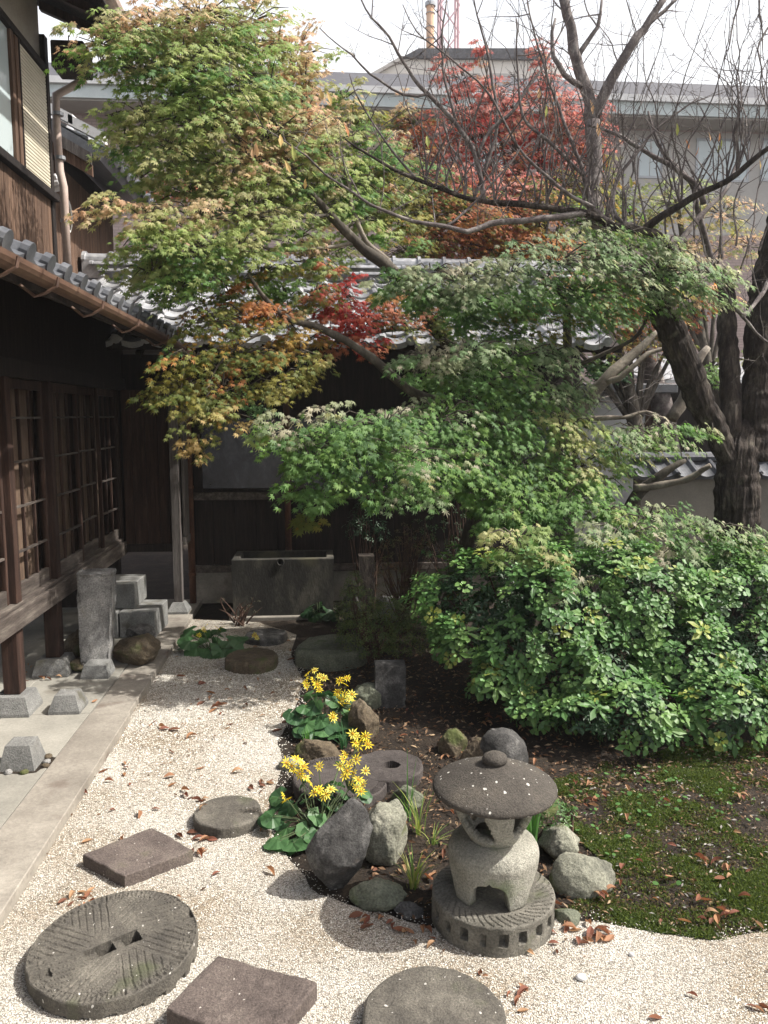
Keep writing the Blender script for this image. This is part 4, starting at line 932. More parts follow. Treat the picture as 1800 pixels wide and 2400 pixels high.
# ---- concrete water tub
TA, TB = g(503,1338), g(722,1336)
tx0, tx1, ty0, ty1, th_, tk = TA.x, TB.x, 7.66, 8.16, 0.60, 0.075
tub = root('water_tub', ((tx0+tx1)/2,(ty0+ty1)/2,0), 'old stained concrete water tub in front of the boarded wall', 'tub')
def tub_mesh():
    V, F = [], []
    def ringv(x0,x1,y0,y1,z): V.extend([(x0,y0,z),(x1,y0,z),(x1,y1,z),(x0,y1,z)])
    b = 0.008
    ringv(tx0+0.01,tx1-0.01,ty0,ty1,0); ringv(tx0,tx1,ty0,ty1,th_-b); ringv(tx0+b,tx1-b,ty0+b,ty1-b,th_)
    ringv(tx0+tk-b,tx1-tk+b,ty0+tk-b,ty1-tk+b,th_); ringv(tx0+tk,tx1-tk,ty0+tk,ty1-tk,th_-b); ringv(tx0+tk+0.02,tx1-tk-0.02,ty0+tk+0.02,ty1-tk-0.02,0.15)
    for i in range(5): F.extend([(i*4+k, i*4+(k+1) % 4, (i+1)*4+(k+1) % 4, (i+1)*4+k) for k in range(4)])
    F.append((20,21,22,23)); return V, F
V, F = tub_mesh(); obj('basin', V, F, M['tub'], tub)
hp = at(606,1214,ty0); MB().tube([(hp.x,ty0-0.004,hp.z),(hp.x,ty0+0.03,hp.z)], 0.024, 14).build('overflow_hole', plain('hole_black',(0.004,0.004,0.004),0.9), tub)  # capped black plug paints the dark inside of the hole
V = [(hp.x+0.032*math.cos(a), ty0-0.006, hp.z+0.032*math.sin(a)) for a in [2*math.pi*k/16 for k in range(17)]]
MB().tube(V, 0.008, 6, caps=False).build('overflow_rim', M['tub'], tub)
MB().box((tx0-0.03,ty0-0.04,-0.02),(tx1+0.03,ty1+0.02,0.035),0.01).build('plinth', M['kerb'], tub)
p = g(775,1300)
rock('mossy_stump', (p.x+0.05,7.75,0.30), (0.085,0.085,0.33), 51, M['bark_dark'], 'mossy upright stump right of the water tub', 'stump', cuts=0, nz=0.08, shape=lambda p: Vector((max(-.9,min(.9,p.x*2)), max(-.9,min(.9,p.y*2)), max(-1,min(.95,p.z*1.4)))))
rock('dark_round_stone', (p.x-0.10,7.45,0.14), (0.10,0.10,0.17), 52, M['rock_dark'], 'dark rounded stone at the foot of the mossy stump', cuts=3)
rock('small_dark_stone', (p.x-0.09,7.45,0.34), (0.055,0.055,0.075), 53, M['rock_dark'], 'small dark stone balanced on the rounded stone by the stump', cuts=2)
rock('grey_basin_stone', (p.x+0.30,7.5,0.13), (0.16,0.14,0.15), 54, M['granite'], 'grey stone half hidden by twigs right of the stump', cuts=6)

# ================================================================= VEGETATION
R = np.random.default_rng(11)
def nrm(a): return a / np.maximum(np.linalg.norm(a, axis=1, keepdims=True), 1e-9)
def maple_leaf(lobes=7):
    """palmate leaf, stalk at the origin, tip along +y, slightly cupped"""
    if lobes == 7: ang = [-128,-82,-40,0,40,82,128]; ln = [0.38,0.62,0.86,1.0,0.86,0.62,0.38]
    else: ang = [-105,-52,0,52,105]; ln = [0.55,0.85,1.0,0.85,0.55]
    V = [(0,0,0)]; F = []; s = []
    for i, (a, l) in enumerate(zip(ang, ln)): V.append((math.sin(rad(a))*l*0.62, math.cos(rad(a))*l*0.62, -0.10*l*l))
    bnd = [ang[0]-26] + [(a+b)/2 for a, b in zip(ang, ang[1:])] + [ang[-1]+26]
    b0 = len(V)
    for a in bnd: V.append((math.sin(rad(a))*0.19, math.cos(rad(a))*0.19, 0.01))
    for i in range(len(ang)): F.append((0, b0+i+1, 1+i, b0+i))
    return np.array(V, float), np.array(F)
LEAF7, LEAF5 = maple_leaf(7), maple_leaf(5)
OVAL = (np.array([(0,0,0),(0.095,0.28,0.045),(0.175,0.64,0.02),(0,1,-0.10),(-0.175,0.64,0.02),(-0.095,0.28,0.045),(0,0.33,0),(0,0.68,-0.03)], float),
        np.array([(0,1,6,6),(1,2,7,6),(2,3,7,7),(0,6,5,5),(6,7,4,5),(7,3,4,4)]))
OVALQ = (np.array([(0,0,0),(0.17,0.55,0.05),(0,1,-0.08),(-0.17,0.55,0.05),(0,0.5,0)], float), np.array([(0,1,2,4),(0,4,2,3)]))
def stamp(tmpl, P, T, N, S, C):
    """copies of a leaf template: positions, tip directions, normals, sizes, colours"""
    V0, F0 = tmpl; T = nrm(T); N = nrm(N - T * np.sum(N*T, 1, keepdims=True)); X = np.cross(T, N)
    V = P[:,None] + S[:,None,None] * (V0[None,:,0:1]*X[:,None] + V0[None,:,1:2]*T[:,None] + V0[None,:,2:3]*N[:,None])
    F = F0[None] + (np.arange(len(P)) * len(V0))[:,None,None]
    return V.reshape(-1,3), F.reshape(-1,F0.shape[1]), np.repeat(C, len(V0), 0)
def to_tris(F): 
    if F.shape[1] == 3: return F
    return np.concatenate([F[:,[0,1,2]], F[:,[0,2,3]]])
GREEN = [(0.075,0.145,0.042),(0.095,0.170,0.050),(0.115,0.190,0.050),(0.062,0.118,0.042)]
SAGE_LIT = [(0.115,0.175,0.080),(0.155,0.20,0.105),(0.20,0.22,0.13),(0.27,0.25,0.18)]  # pale tones put the sun sheen of leaf tops into the colour
PALEG = [(0.17,0.23,0.075),(0.21,0.25,0.09),(0.25,0.25,0.115),(0.15,0.20,0.07)]  # sunlit paleness of the upper leaves put into the greens
TANTIP = [(0.24,0.23,0.12),(0.32,0.25,0.15),(0.37,0.25,0.16),(0.19,0.22,0.09)]
OLIVE = [(0.11,0.125,0.030),(0.16,0.15,0.035),(0.09,0.115,0.03),(0.20,0.13,0.03)]
YOLIVE = [(0.19,0.19,0.06),(0.26,0.23,0.09),(0.14,0.16,0.05),(0.30,0.22,0.09)]
ORANGE = [(0.25,0.10,0.035),(0.31,0.15,0.05),(0.20,0.085,0.03),(0.17,0.12,0.04)]
RUST = [(0.24,0.085,0.045),(0.30,0.115,0.06),(0.19,0.08,0.04),(0.17,0.13,0.05)]
RED = [(0.26,0.035,0.030),(0.32,0.055,0.042),(0.20,0.028,0.024),(0.28,0.075,0.045)]
PINKRED = [(0.33,0.12,0.10),(0.36,0.17,0.14),(0.30,0.10,0.085),(0.32,0.21,0.13)]
DARKG = [(0.020,0.055,0.020),(0.03,0.075,0.025),(0.04,0.095,0.03)]
class Crown:
    """collects sprays of leaves and the twigs that carry them"""
    def __init__(s, base=(0.0, 7.0)): s.P, s.T, s.N, s.S, s.C, s.tw, s.base = [], [], [], [], [], MB(), base
    def pad(s, u, v, ru, rv, y, mix, dens=1.0, size=0.075, per=22, thin=0.6, twigs=True):
        """a cushion of overlapping drooping sprays centred at print position (u, v), depth y; mix = [(palette, weight)] from shaded to sunny leaves"""
        c = at(u, v, y); rx, rz = ru*y/PXM, rv*y/PXM; ry = max(rx*thin, 0.12)
        lp = size*PXM/y; n_leaf = dens * math.pi*ru*rv / (lp*lp) * 16.0
        ns = max(2, int(n_leaf / per)); L = min(0.34, max(0.14, rx*0.8)); W = L*0.5
        w_ = np.array([m[1] for m in mix], float); cw = np.cumsum(w_/w_.sum()); pals = [np.array(m[0]) for m in mix]
        d = nrm(R.normal(size=(ns,3))) * (R.random((ns,1))**0.45) * np.where(R.random((ns,1)) < 0.10, 1.3, 1.0)
        cs = np.array(c) + d * np.array([rx, ry, rz])
        og = np.array([c.x - s.base[0], c.y - s.base[1] - 0.9]); og /= max(0.3, np.linalg.norm(og))
        for i in range(ns):
            k = R.integers(per*2//3, per*4//3+1)
            o2 = og + 0.7*d[i,:2] + R.normal(0,0.25,2); o2 /= np.linalg.norm(o2) + 1e-6; out = np.array([o2[0],o2[1],0.0]); lat = np.array([-o2[1],o2[0],0.0])
            a = R.random(k); b = (2*R.random(k)-1); wd = W*(1.05-0.55*a)
            P = cs[i] + out*((a-0.4)*L)[:,None] + lat*(b*wd)[:,None]; P[:,2] += -0.45*L*a*a - 0.18*W*b*b + R.normal(0,0.012,k)
            T = out*(0.50+0.25*a)[:,None] + lat*(b*0.75)[:,None] + np.array([0,0,-0.62]) + R.normal(0,0.20,(k,3))
            N = out*0.22 + lat*(b*0.2)[:,None] + np.array([0.38,-0.28,0.80]) + R.normal(0,0.22,(k,3))
            t = 0.5 + 0.75*noise.noise(Vector(cs[i])*1.7) + 0.28*d[i,2] + R.normal(0,0.13)  # higher sprays take the paler palettes, coloured as if sunlit
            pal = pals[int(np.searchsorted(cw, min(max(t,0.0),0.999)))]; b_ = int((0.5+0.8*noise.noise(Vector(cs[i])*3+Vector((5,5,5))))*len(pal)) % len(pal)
            ci = np.where(R.random(k) < 0.8, b_, R.integers(0, len(pal), k))
            s.P.append(P); s.T.append(T); s.N.append(N); s.S.append(size*(0.6+0.65*R.random(k))); s.C.append(pal[ci]*(1.15+0.5*R.random((k,1))))
            if twigs:
                a_ = Vector(c) * 0.75 + Vector(cs[i]) * 0.25; b2 = Vector(cs[i]); m_ = (a_+b2)/2 + Vector((0,0,0.03))
                s.tw.tube([a_, m_, b2 + Vector((0,0,-0.005))], [0.006,0.0045,0.002], 4, caps=False)
        return c
    def done(s, tree, tmpl=LEAF7, n_single=0, name='crown', mat='leaf', twig_mat='bark_maple'):
        P, T, N, S, C = (np.concatenate(a) for a in (s.P, s.T, s.N, s.S, s.C))
        if s.tw.v: s.tw.build('twigs', M[twig_mat], tree, kind='stuff')
        pick = np.zeros(len(P), bool)
        if n_single:
            d = np.linalg.norm(P - np.array(CAM), axis=1) / S; q = P - np.array(CAM); w_ = q @ np.array(FW); uu = np.abs(q @ np.array(RT)/w_*FOCAL); vv = np.abs(q @ np.array(UP)/w_*FOCAL)
            d[(uu > 880) | (vv > 1180) | (w_ < 0)] = 1e9
            pick[np.argsort(d)[:n_single]] = True
        V, F, CC = stamp(tmpl, P[~pick], T[~pick], N[~pick], S[~pick], C[~pick])
        cr = big_mesh(name, V, F, CC, M[mat], tree, kind='stuff')
        singles(tmpl, P[pick], T[pick], N[pick], S[pick], C[pick], cr, M[mat])
        return cr
def singles(tmpl, P, T, N, S, C, parent, mat, name='leaf', nq=7, **kw):
    """leaves as objects of their own, sharing a few tinted meshes"""
    if len(P) == 0: return
    keys = C[np.linspace(0, len(C)-1, nq).astype(int)]; V0, F0 = tmpl; ms = []
    for c in keys:
        me = bpy.data.meshes.new(name); me.from_pydata(V0.tolist(), [], [tuple(dict.fromkeys(f)) for f in F0.tolist()])
        a = me.attributes.new('Col', 'FLOAT_COLOR', 'POINT'); a.data.foreach_set('color', np.tile(np.append(c, 1), len(V0)).astype(np.float32))
        me.materials.append(mat); me.update(); ms.append(me)
    T = nrm(T); N = nrm(N - T*np.sum(N*T, 1, keepdims=True)); X = np.cross(T, N)
    for i in range(len(P)):
        k = int(np.argmin(np.sum((keys - C[i])**2, 1))); s_ = S[i]
        m = Matrix(((X[i,0]*s_,T[i,0]*s_,N[i,0]*s_,P[i,0]),(X[i,1]*s_,T[i,1]*s_,N[i,1]*s_,P[i,1]),(X[i,2]*s_,T[i,2]*s_,N[i,2]*s_,P[i,2]),(0,0,0,1)))
        inst_m(name, ms[k], m, parent, **kw)
def limb(name, tree, pts, mat, n=9, wob=0.012, seed=0.0, step=0.07):
    """pts = [(u, v, depth, radius)]"""
    P, r_ = smooth_path([at(u, v, y) for u, v, y, _ in pts], [q[3]*0.8 for q in pts], step, wob, seed)
    MB().tube(P, r_, n).build(name, M[mat], tree, smooth=True); return P

# ---------------------------------------------------------------- green maple in the middle
b_ = at(1150,1200,6.6)
ma = root('green_maple', (b_.x,b_.y,0), 'layered green maple spreading over the shrub and the dark wing', 'maple tree')
def base_limb(name, tree, x, y, pts, mat, **kw):
    P0 = [at(u, v, d) for u, v, d, _ in pts]; rs = [q[3] for q in pts]
    P, r_ = smooth_path([Vector((x,y,-0.05)), Vector((x,y,0.25))] + P0, [rs[0]*1.35, rs[0]*1.15] + rs, 0.07, kw.pop('wob', 0.012), kw.pop('seed', 0))
    MB().tube(P, r_, 10).build(name, M[mat], tree, smooth=True); return P
base_limb('trunk', ma, b_.x, b_.y, [(1130,1080,6.6,0.062),(1118,1020,6.6,0.058),(1090,940,6.5,0.05),(1010,880,6.4,0.042),(895,850,6.3,0.040),(800,770,6.2,0.034),(690,708,6.1,0.028),(625,690,6.0,0.024),(575,648,6.0,0.018),(535,590,5.9,0.010)], 'bark_maple')
base_limb('trunk', ma, b_.x+0.12, b_.y+0.05, [(1190,1060,6.6,0.05),(1205,950,6.6,0.045),(1225,830,6.6,0.040),(1225,720,6.6,0.036),(1222,650,6.5,0.028),(1180,600,6.3,0.018),(1120,580,6.1,0.01)], 'bark_maple', seed=3)
limb('branch', ma, [(1225,800,6.6,0.028),(1290,770,6.5,0.022),(1380,720,6.4,0.018),(1400,640,6.3,0.014),(1350,590,6.2,0.008)], 'bark_maple')
limb('branch', ma, [(1215,900,6.6,0.028),(1300,930,6.3,0.02),(1400,950,6.1,0.012),(1500,930,6.0,0.006)], 'bark_maple')
limb('branch', ma, [(1090,940,6.5,0.026),(1020,960,6.1,0.02),(900,960,5.8,0.014),(760,950,5.6,0.010),(640,940,5.5,0.005)], 'bark_maple')
limb('branch', ma, [(1110,1000,6.6,0.022),(1000,1010,6.0,0.016),(860,1030,5.7,0.01),(720,1060,5.5,0.005)], 'bark_maple')
limb('branch', ma, [(1222,660,6.5,0.02),(1280,630,6.3,0.016),(1390,600,6.0,0.012),(1500,590,5.9,0.006)], 'bark_maple')
limb('branch', ma, [(1150,1060,6.6,0.025),(1250,1090,6.1,0.018),(1400,1110,5.8,0.012),(1560,1140,5.7,0.006)], 'bark_maple')
cr = Crown((b_.x,b_.y)); GA, GB, GC = [(GREEN,3),(SAGE_LIT,1)], [(GREEN,1),(SAGE_LIT,2.2)], [(GREEN,2),(PALEG,2)]
for a in ((920,765,75,22,5.9,GB),(1010,755,90,30,5.9,GB),(1110,765,100,35,6.0,GB),(1195,755,60,25,6.0,GB),(1050,820,110,42,6.0,GA),(1170,850,100,50,6.1,GA),(1240,835,50,25,6.0,GB),(905,800,40,20,5.9,GA),
          (720,905,75,32,5.5,GA),(830,915,110,45,5.5,GA),(950,900,100,42,5.7,GA),(640,940,75,30,5.5,GA),(565,935,30,14,5.5,GC),(760,975,110,45,5.5,GA),(880,990,120,50,5.5,GA),(1000,985,100,50,5.7,GA),
          (700,1052,70,24,5.45,GA),(800,1060,80,22,5.45,GA),(905,1062,80,20,5.45,GB),(650,1010,40,40,5.5,GA),(1100,930,90,50,5.9,GA),(1120,1000,100,50,5.9,GA),(1210,930,80,50,5.9,GC),(1250,1000,85,50,5.9,GC),
          (1380,925,80,26,5.9,GB),(1465,918,60,18,5.9,GB),(1330,965,80,32,5.9,GC),(1500,930,40,14,5.9,GB),
          (900,605,60,22,5.9,GB),(1000,605,90,35,5.9,GB),(1100,590,100,40,5.9,GB),(1200,560,110,48,5.9,GB),(1310,550,100,48,5.9,GB),(1410,580,100,42,5.9,GB),(1500,600,75,30,5.9,GB),(1250,630,110,30,6.0,GA),(1360,625,90,30,6.0,GB),(960,640,60,20,6.0,GA),
          (1130,1090,60,35,5.6,GC),(1210,1085,90,45,5.6,GC),(1300,1105,85,38,5.5,GC),(1400,1115,100,34,5.4,GA),(1520,1140,85,30,5.3,GB),(1620,1165,50,26,5.3,GB),(1120,1160,55,45,5.2,GC),(1180,1205,65,40,5.0,GC),(1250,1245,60,24,4.9,GB),(1350,1150,90,24,5.2,GA),(1470,1190,60,20,5.1,GB),(1050,1090,30,25,5.9,GA),(1060,1040,70,36,5.9,GA),(1110,1115,60,40,5.5,GC),(1060,1125,40,28,5.6,GA),(1170,1040,80,40,5.8,GC),(1030,1075,50,24,5.8,GA),(860,600,60,24,6.0,GB),(930,585,70,28,6.0,GB),(900,640,70,22,6.1,GA),(1020,650,80,26,6.1,GA),(600,925,60,22,5.5,GA),(670,985,60,34,5.45,GA),(640,1050,40,20,5.4,GA),(1420,945,70,20,5.8,GB),(1540,925,40,12,5.8,GB),(1290,1030,60,36,5.7,GC),(1440,540,80,40,6.0,GB),(1560,600,60,40,6.0,GB),(1330,500,90,30,6.0,GC),(1480,640,80,30,6.0,GB),(1080,660,90,36,6.2,GA),(1180,680,80,36,6.3,[(OLIVE,1),(GREEN,1)]),(1000,700,60,26,6.2,GA),(1300,680,70,30,6.3,GA),(1140,720,60,26,6.3,GA)):
    cr.pad(a[0], a[1], a[2]*1.2, a[3]*1.25, *a[4:], size=0.070, dens=0.72)
for a in ((690,1105,34,26,5.6,[(OLIVE,2),(GREEN,1)]),(660,1125,22,18,5.6,[(OLIVE,1)])): cr.pad(*a, size=0.08)
for a in ((1000,800,110,50,6.9,GA),(1120,830,110,60,7.0,GA),(1080,930,120,50,6.8,GA),(950,960,110,45,6.6,GA),(1190,640,120,50,6.9,GA),(1060,640,110,40,6.8,GA),(1330,640,110,50,6.9,GA),(1210,1000,100,50,6.9,GA),(880,880,70,30,6.5,GA)): cr.pad(*a, size=0.08, dens=0.6)
cr.done(ma, LEAF7, 300)

# ---------------------------------------------------------------- big maple turning colour, upper left
mbt = root('turning_maple', (1.15,7.0,0), 'tall maple with green leaves turning tan and orange at upper left', 'maple tree')
base_limb('trunk', mbt, 1.15, 7.0, [(1060,980,7.0,0.075),(1010,800,7.0,0.07),(935,705,6.9,0.062),(895,645,6.8,0.058),(850,588,6.7,0.052),(770,525,6.6,0.042),(715,465,6.5,0.034),(640,390,6.4,0.026),(540,330,6.3,0.018),(430,260,6.2,0.008)], 'bark_maple', seed=5)
limb('branch', mbt, [(895,645,6.8,0.04),(860,600,6.8,0.036),(835,560,6.75,0.032),(790,520,6.7,0.028),(760,440,6.7,0.022),(745,370,6.8,0.016),(700,290,6.8,0.010)], 'bark_pale')
limb('branch', mbt, [(770,525,6.6,0.022),(700,535,6.5,0.018),(610,540,6.3,0.014),(500,520,6.2,0.010),(350,500,6.1,0.005)], 'bark_pale')
limb('branch', mbt, [(715,465,6.5,0.02),(620,470,6.2,0.014),(480,460,6.0,0.009),(300,450,5.9,0.005)], 'bark_maple')
limb('branch', mbt, [(640,390,6.4,0.02),(600,280,6.4,0.014),(560,180,6.4,0.009),(480,80,6.3,0.005)], 'bark_maple')
limb('branch', mbt, [(540,330,6.3,0.014),(420,180,6.1,0.01),(300,120,6.0,0.007),(170,80,5.9,0.004)], 'bark_maple')
limb('branch', mbt, [(935,705,6.9,0.03),(800,720,6.5,0.02),(640,760,6.2,0.013),(480,800,6.0,0.007)], 'bark_maple')
limb('branch', mbt, [(625,690,6.0,0.016),(560,720,5.9,0.011),(470,790,5.8,0.008),(430,900,5.8,0.004)], 'bark_maple')
cr = Crown((1.15,7.0)); T1, T2, T3 = [(GREEN,0.4),(PALEG,2),(TANTIP,2.2)], [(GREEN,0.7),(PALEG,2.4),(TANTIP,1.4)], [(GREEN,1.3),(PALEG,2),(TANTIP,0.3)]
for a in ((200,100,75,28,5.9,T1),(150,72,40,14,5.9,[(TANTIP,2),(PALEG,1)]),(270,70,70,40,6.0,T1),(330,50,100,45,6.1,T2),(430,35,120,50,6.2,T2),(540,40,80,50,6.6,[(PALEG,1),(TANTIP,1)]),(600,100,50,60,6.8,T1),
          (300,145,80,36,6.0,T2),(400,130,110,55,6.1,T2),(480,180,100,55,6.2,T2),(580,200,85,55,6.4,T1),(660,190,45,70,6.9,T1),(560,120,80,45,6.4,T2),
          (320,250,75,36,6.0,T3),(440,260,120,45,6.1,T2),(580,290,105,45,6.3,T2),(380,330,100,36,6.1,T3),(480,350,100,40,6.2,T3),(580,380,100,38,6.3,T2),(690,330,70,55,6.6,T1),(270,290,40,22,6.0,T3),
          (230,452,60,26,5.8,[(TANTIP,2),(PALEG,2)]),(320,470,100,36,5.9,T1),(430,470,110,40,6.0,T1),(540,460,90,42,6.1,T1),(620,440,60,36,6.3,T1),(400,530,110,36,5.9,T3),(520,530,95,36,6.0,T3),(300,515,60,26,5.9,T3),(640,510,50,30,6.2,T2),
          (330,585,70,34,6.0,T3),(420,610,90,36,6.0,T3),(470,560,80,30,6.0,T3),(760,280,60,40,6.9,T2),(790,250,40,30,7.0,[(OLIVE,1),(TANTIP,1)]),(760,390,60,50,6.9,T3),(700,440,60,40,6.6,T2),(800,330,60,50,7.1,[(GREEN,1),(OLIVE,1)]),(650,260,70,50,6.7,T1),(700,400,80,50,6.8,T2),(640,350,80,45,6.6,T2),(250,250,40,24,6.0,T3),(480,110,90,60,6.4,T2),(380,200,90,50,6.2,T2),(500,410,90,40,6.4,T3),(300,380,50,24,6.2,T3),(820,420,60,50,7.2,T2),(720,540,60,30,6.7,T2),(850,480,60,40,7.2,[(GREEN,1),(OLIVE,1)]),(740,210,36,40,7.0,T1),(420,420,90,30,6.3,T3),(600,330,90,60,6.9,T2),(560,440,90,50,6.8,T2),(660,560,60,36,6.6,T2),(500,230,110,60,6.8,T2),(350,320,90,50,6.7,T3),(420,90,120,60,6.8,T2),(640,120,60,60,7.2,T1),(680,260,60,60,7.2,T1),(780,470,60,50,7.0,T2),(830,400,60,50,7.3,[(GREEN,1),(OLIVE,1)]),(370,560,90,36,6.3,T3),(560,590,70,36,6.4,[(GREEN,2),(OLIVE,1)]),(620,640,60,36,6.5,[(OLIVE,2),(GREEN,1)])):
    cr.pad(a[0], a[1], a[2]*1.2, a[3]*1.25, *a[4:], size=0.070, dens=0.72)
O1, O2 = [(OLIVE,3),(ORANGE,1),(GREEN,1)], [(OLIVE,2),(YOLIVE,1)]
for a in ((500,640,60,40,6.1,O1),(450,690,75,36,5.9,O1),(545,690,80,40,6.0,[(OLIVE,2),(ORANGE,2),(RUST,1)]),(420,770,80,36,5.8,O1),(520,760,90,40,5.9,O1),(620,770,80,30,6.0,[(OLIVE,2),(ORANGE,1)]),(600,820,75,34,5.9,O2),(690,800,50,24,6.0,O2),(400,830,70,34,5.8,O2),(480,840,80,40,5.8,O1),(450,900,70,40,5.75,[(YOLIVE,3),(OLIVE,1)]),(430,950,40,32,5.75,[(YOLIVE,1)]),(510,890,40,34,5.8,O1),(370,860,36,18,5.75,O2),
          (850,690,50,40,6.5,[(OLIVE,1),(RUST,2)]),(680,630,60,34,6.3,[(OLIVE,2),(RUST,1),(RED,1)]),(600,690,70,36,6.1,[(OLIVE,2),(RUST,1)]),(880,640,50,30,6.6,[(OLIVE,2),(ORANGE,1)]),(960,690,60,36,6.8,[(OLIVE,2),(RUST,1)]),(740,640,60,38,6.4,[(RED,3),(RUST,1)]),(720,690,60,34,6.4,[(RED,3),(RUST,2)]),(790,700,60,40,6.4,[(RED,3),(RUST,1)]),(760,740,60,26,6.4,[(RED,1),(RUST,2),(ORANGE,1)]),(830,640,40,20,6.5,[(OLIVE,2),(RUST,1)]),(650,740,60,26,6.2,[(RUST,1),(ORANGE,1),(OLIVE,2)]),(700,570,36,20,6.5,[(RUST,1),(OLIVE,1)])):
    cr.pad(a[0], a[1], a[2]*1.15, a[3]*1.15, *a[4:], size=0.062, dens=0.62)
cr.done(mbt, LEAF7, 300)

# ---------------------------------------------------------------- red and orange maples behind
def back_maple(name, label, x, y, pads, size, dens=1.0, trunk=None):
    t = root(name, (x,y,0), label, 'maple tree')
    top = at(pads[0][0], pads[0][1], y)
    P, r_ = smooth_path([(x,y,-0.05),(x+0.05,y,1.2),((x+top.x)/2,y,2.6),(top.x,y,top.z)], [0.13,0.10,0.075,0.03], 0.15, 0.03, x)
    MB().tube(P, r_, 9).build('trunk', M['bark_maple'], t, smooth=True)
    c = Crown((x, y))
    for a in pads:
        pc = c.pad(*a, size=size, dens=dens, per=18)
        st_ = P[int(len(P)*0.55)]; Q, rr = smooth_path([st_, (Vector(st_)+pc)/2 + Vector((0,0,0.15)), pc], [0.035,0.02,0.008], 0.15, 0.02, a[0])
        MB().tube(Q, rr, 6).build('branch', M['bark_maple'], t, smooth=True)
    c.done(t, LEAF5, 0); return t
back_maple('red_maple', 'scarlet maple in the background behind the bare branches', 3.6, 11.0,
  [(1100,240,90,60,11,[(PINKRED,3),(RED,1)]),(1000,240,70,40,11,[(PINKRED,2),(RED,1)]),(1180,190,55,60,11,[(PINKRED,3),(RED,1)]),(1200,290,70,60,11,[(PINKRED,2),(RED,2)]),(1040,310,90,50,11,[(PINKRED,2),(RED,2)]),(950,300,55,50,11,[(RUST,1),(PINKRED,1),(OLIVE,1)]),(1250,340,60,40,11,[(RUST,1),(RED,1)]),(1000,380,90,40,11,[(RUST,1),(PINKRED,1)]),(1100,390,90,40,11,[(RUST,1),(PINKRED,2)]),(900,270,50,40,11,[(OLIVE,1),(RUST,1)]),(1060,200,70,50,11,[(PINKRED,1)]),(1000,170,50,40,11,[(PINKRED,1)]),(1220,240,70,60,11,[(PINKRED,1)]),(900,330,70,55,11,[(OLIVE,1),(RUST,1),(PINKRED,1)]),(870,240,50,40,11,[(OLIVE,2),(TANTIP,1)]),(1290,270,50,60,11,[(PINKRED,1)]),(1290,400,50,40,11,[(RUST,1),(OLIVE,1)]),(1130,340,80,45,11,[(RED,2),(RUST,1)]),(1040,110,30,30,11,[(PINKRED,1)]),(1170,110,40,30,11,[(PINKRED,1)]),(950,130,20,20,11,[(PINKRED,1)])], 0.080, 0.62)
back_maple('orange_maple', 'orange and rust maple low behind the horizontal bare limb', 2.6, 10.2,
  [(1000,430,90,45,10.2,[(OLIVE,2),(GREEN,1),(RUST,1)]),(900,400,80,60,10.2,[(OLIVE,2),(GREEN,2)]),(1010,500,120,45,10.2,[(RUST,2),(ORANGE,2),(RED,1)]),(1120,490,90,40,10.2,[(ORANGE,2),(RUST,2)]),(920,480,70,50,10.2,[(RUST,1),(OLIVE,2)]),(1200,420,80,50,10.2,[(GREEN,1),(OLIVE,2)]),(960,540,70,30,10.2,[(RUST,2),(OLIVE,1)]),(1080,545,90,30,10.2,[(ORANGE,2),(OLIVE,1)]),(850,330,60,50,10.2,[(GREEN,1),(OLIVE,1),(TANTIP,1)]),(1060,460,130,60,10.0,[(OLIVE,1),(RUST,2),(ORANGE,1),(PINKRED,1)]),(960,400,100,50,10.4,[(OLIVE,1),(RUST,1),(PINKRED,2)]),(1110,410,110,40,10.4,[(RUST,1),(PINKRED,2),(ORANGE,1)]),(1230,390,80,40,10.5,[(OLIVE,1),(PINKRED,1)]),(1180,540,100,50,10.0,[(OLIVE,1),(ORANGE,2)]),(880,540,90,40,10.0,[(OLIVE,2),(RUST,1)]),(1280,470,80,60,10.3,[(GREEN,2),(OLIVE,2)]),(1000,600,100,40,10.0,[(OLIVE,1),(RUST,1)])], 0.080, 0.95)
back_maple('yellow_orange_maple', 'yellow-orange maple glowing behind the vertical maple stem', 3.9, 9.5,
  [(1300,690,80,40,9.5,[(ORANGE,3),(YOLIVE,1)]),(1390,680,70,45,9.5,[(ORANGE,2),(YOLIVE,2)]),(1240,720,50,50,9.5,[(ORANGE,1),(OLIVE,2)]),(1350,740,70,30,9.5,[(ORANGE,1),(YOLIVE,2)]),(1450,740,45,36,9.5,[(GREEN,1),(OLIVE,1)]),(1300,790,60,36,9.4,[(DARKG,2),(GREEN,1)]),(1160,690,60,40,9.4,[(OLIVE,2),(GREEN,1)]),(1480,690,40,30,9.5,[(ORANGE,1),(RUST,1)]),(1420,620,70,40,9.5,[(ORANGE,2),(YOLIVE,1)]),(1340,620,80,40,9.5,[(ORANGE,1),(OLIVE,1)]),(1540,640,50,40,9.5,[(ORANGE,1),(TANTIP,1)]),(1220,620,70,40,9.5,[(OLIVE,1),(ORANGE,1)]),(1100,660,70,30,9.4,[(OLIVE,1),(GREEN,1)]),(1260,660,60,26,9.5,[(ORANGE,1),(RUST,1)])], 0.080, 0.9)
back_maple('rust_maple', 'small rust coloured maple in front of the brick wall at left', -1.6, 11.5,
  [(430,385,70,40,11.5,[(RUST,2),(OLIVE,2)]),(340,405,50,26,11.5,[(RUST,2),(ORANGE,1)]),(520,400,60,30,11.5,[(RUST,1),(OLIVE,2)]),(480,430,60,24,11.5,[(RUST,2),(OLIVE,1)])], 0.080, 0.95)
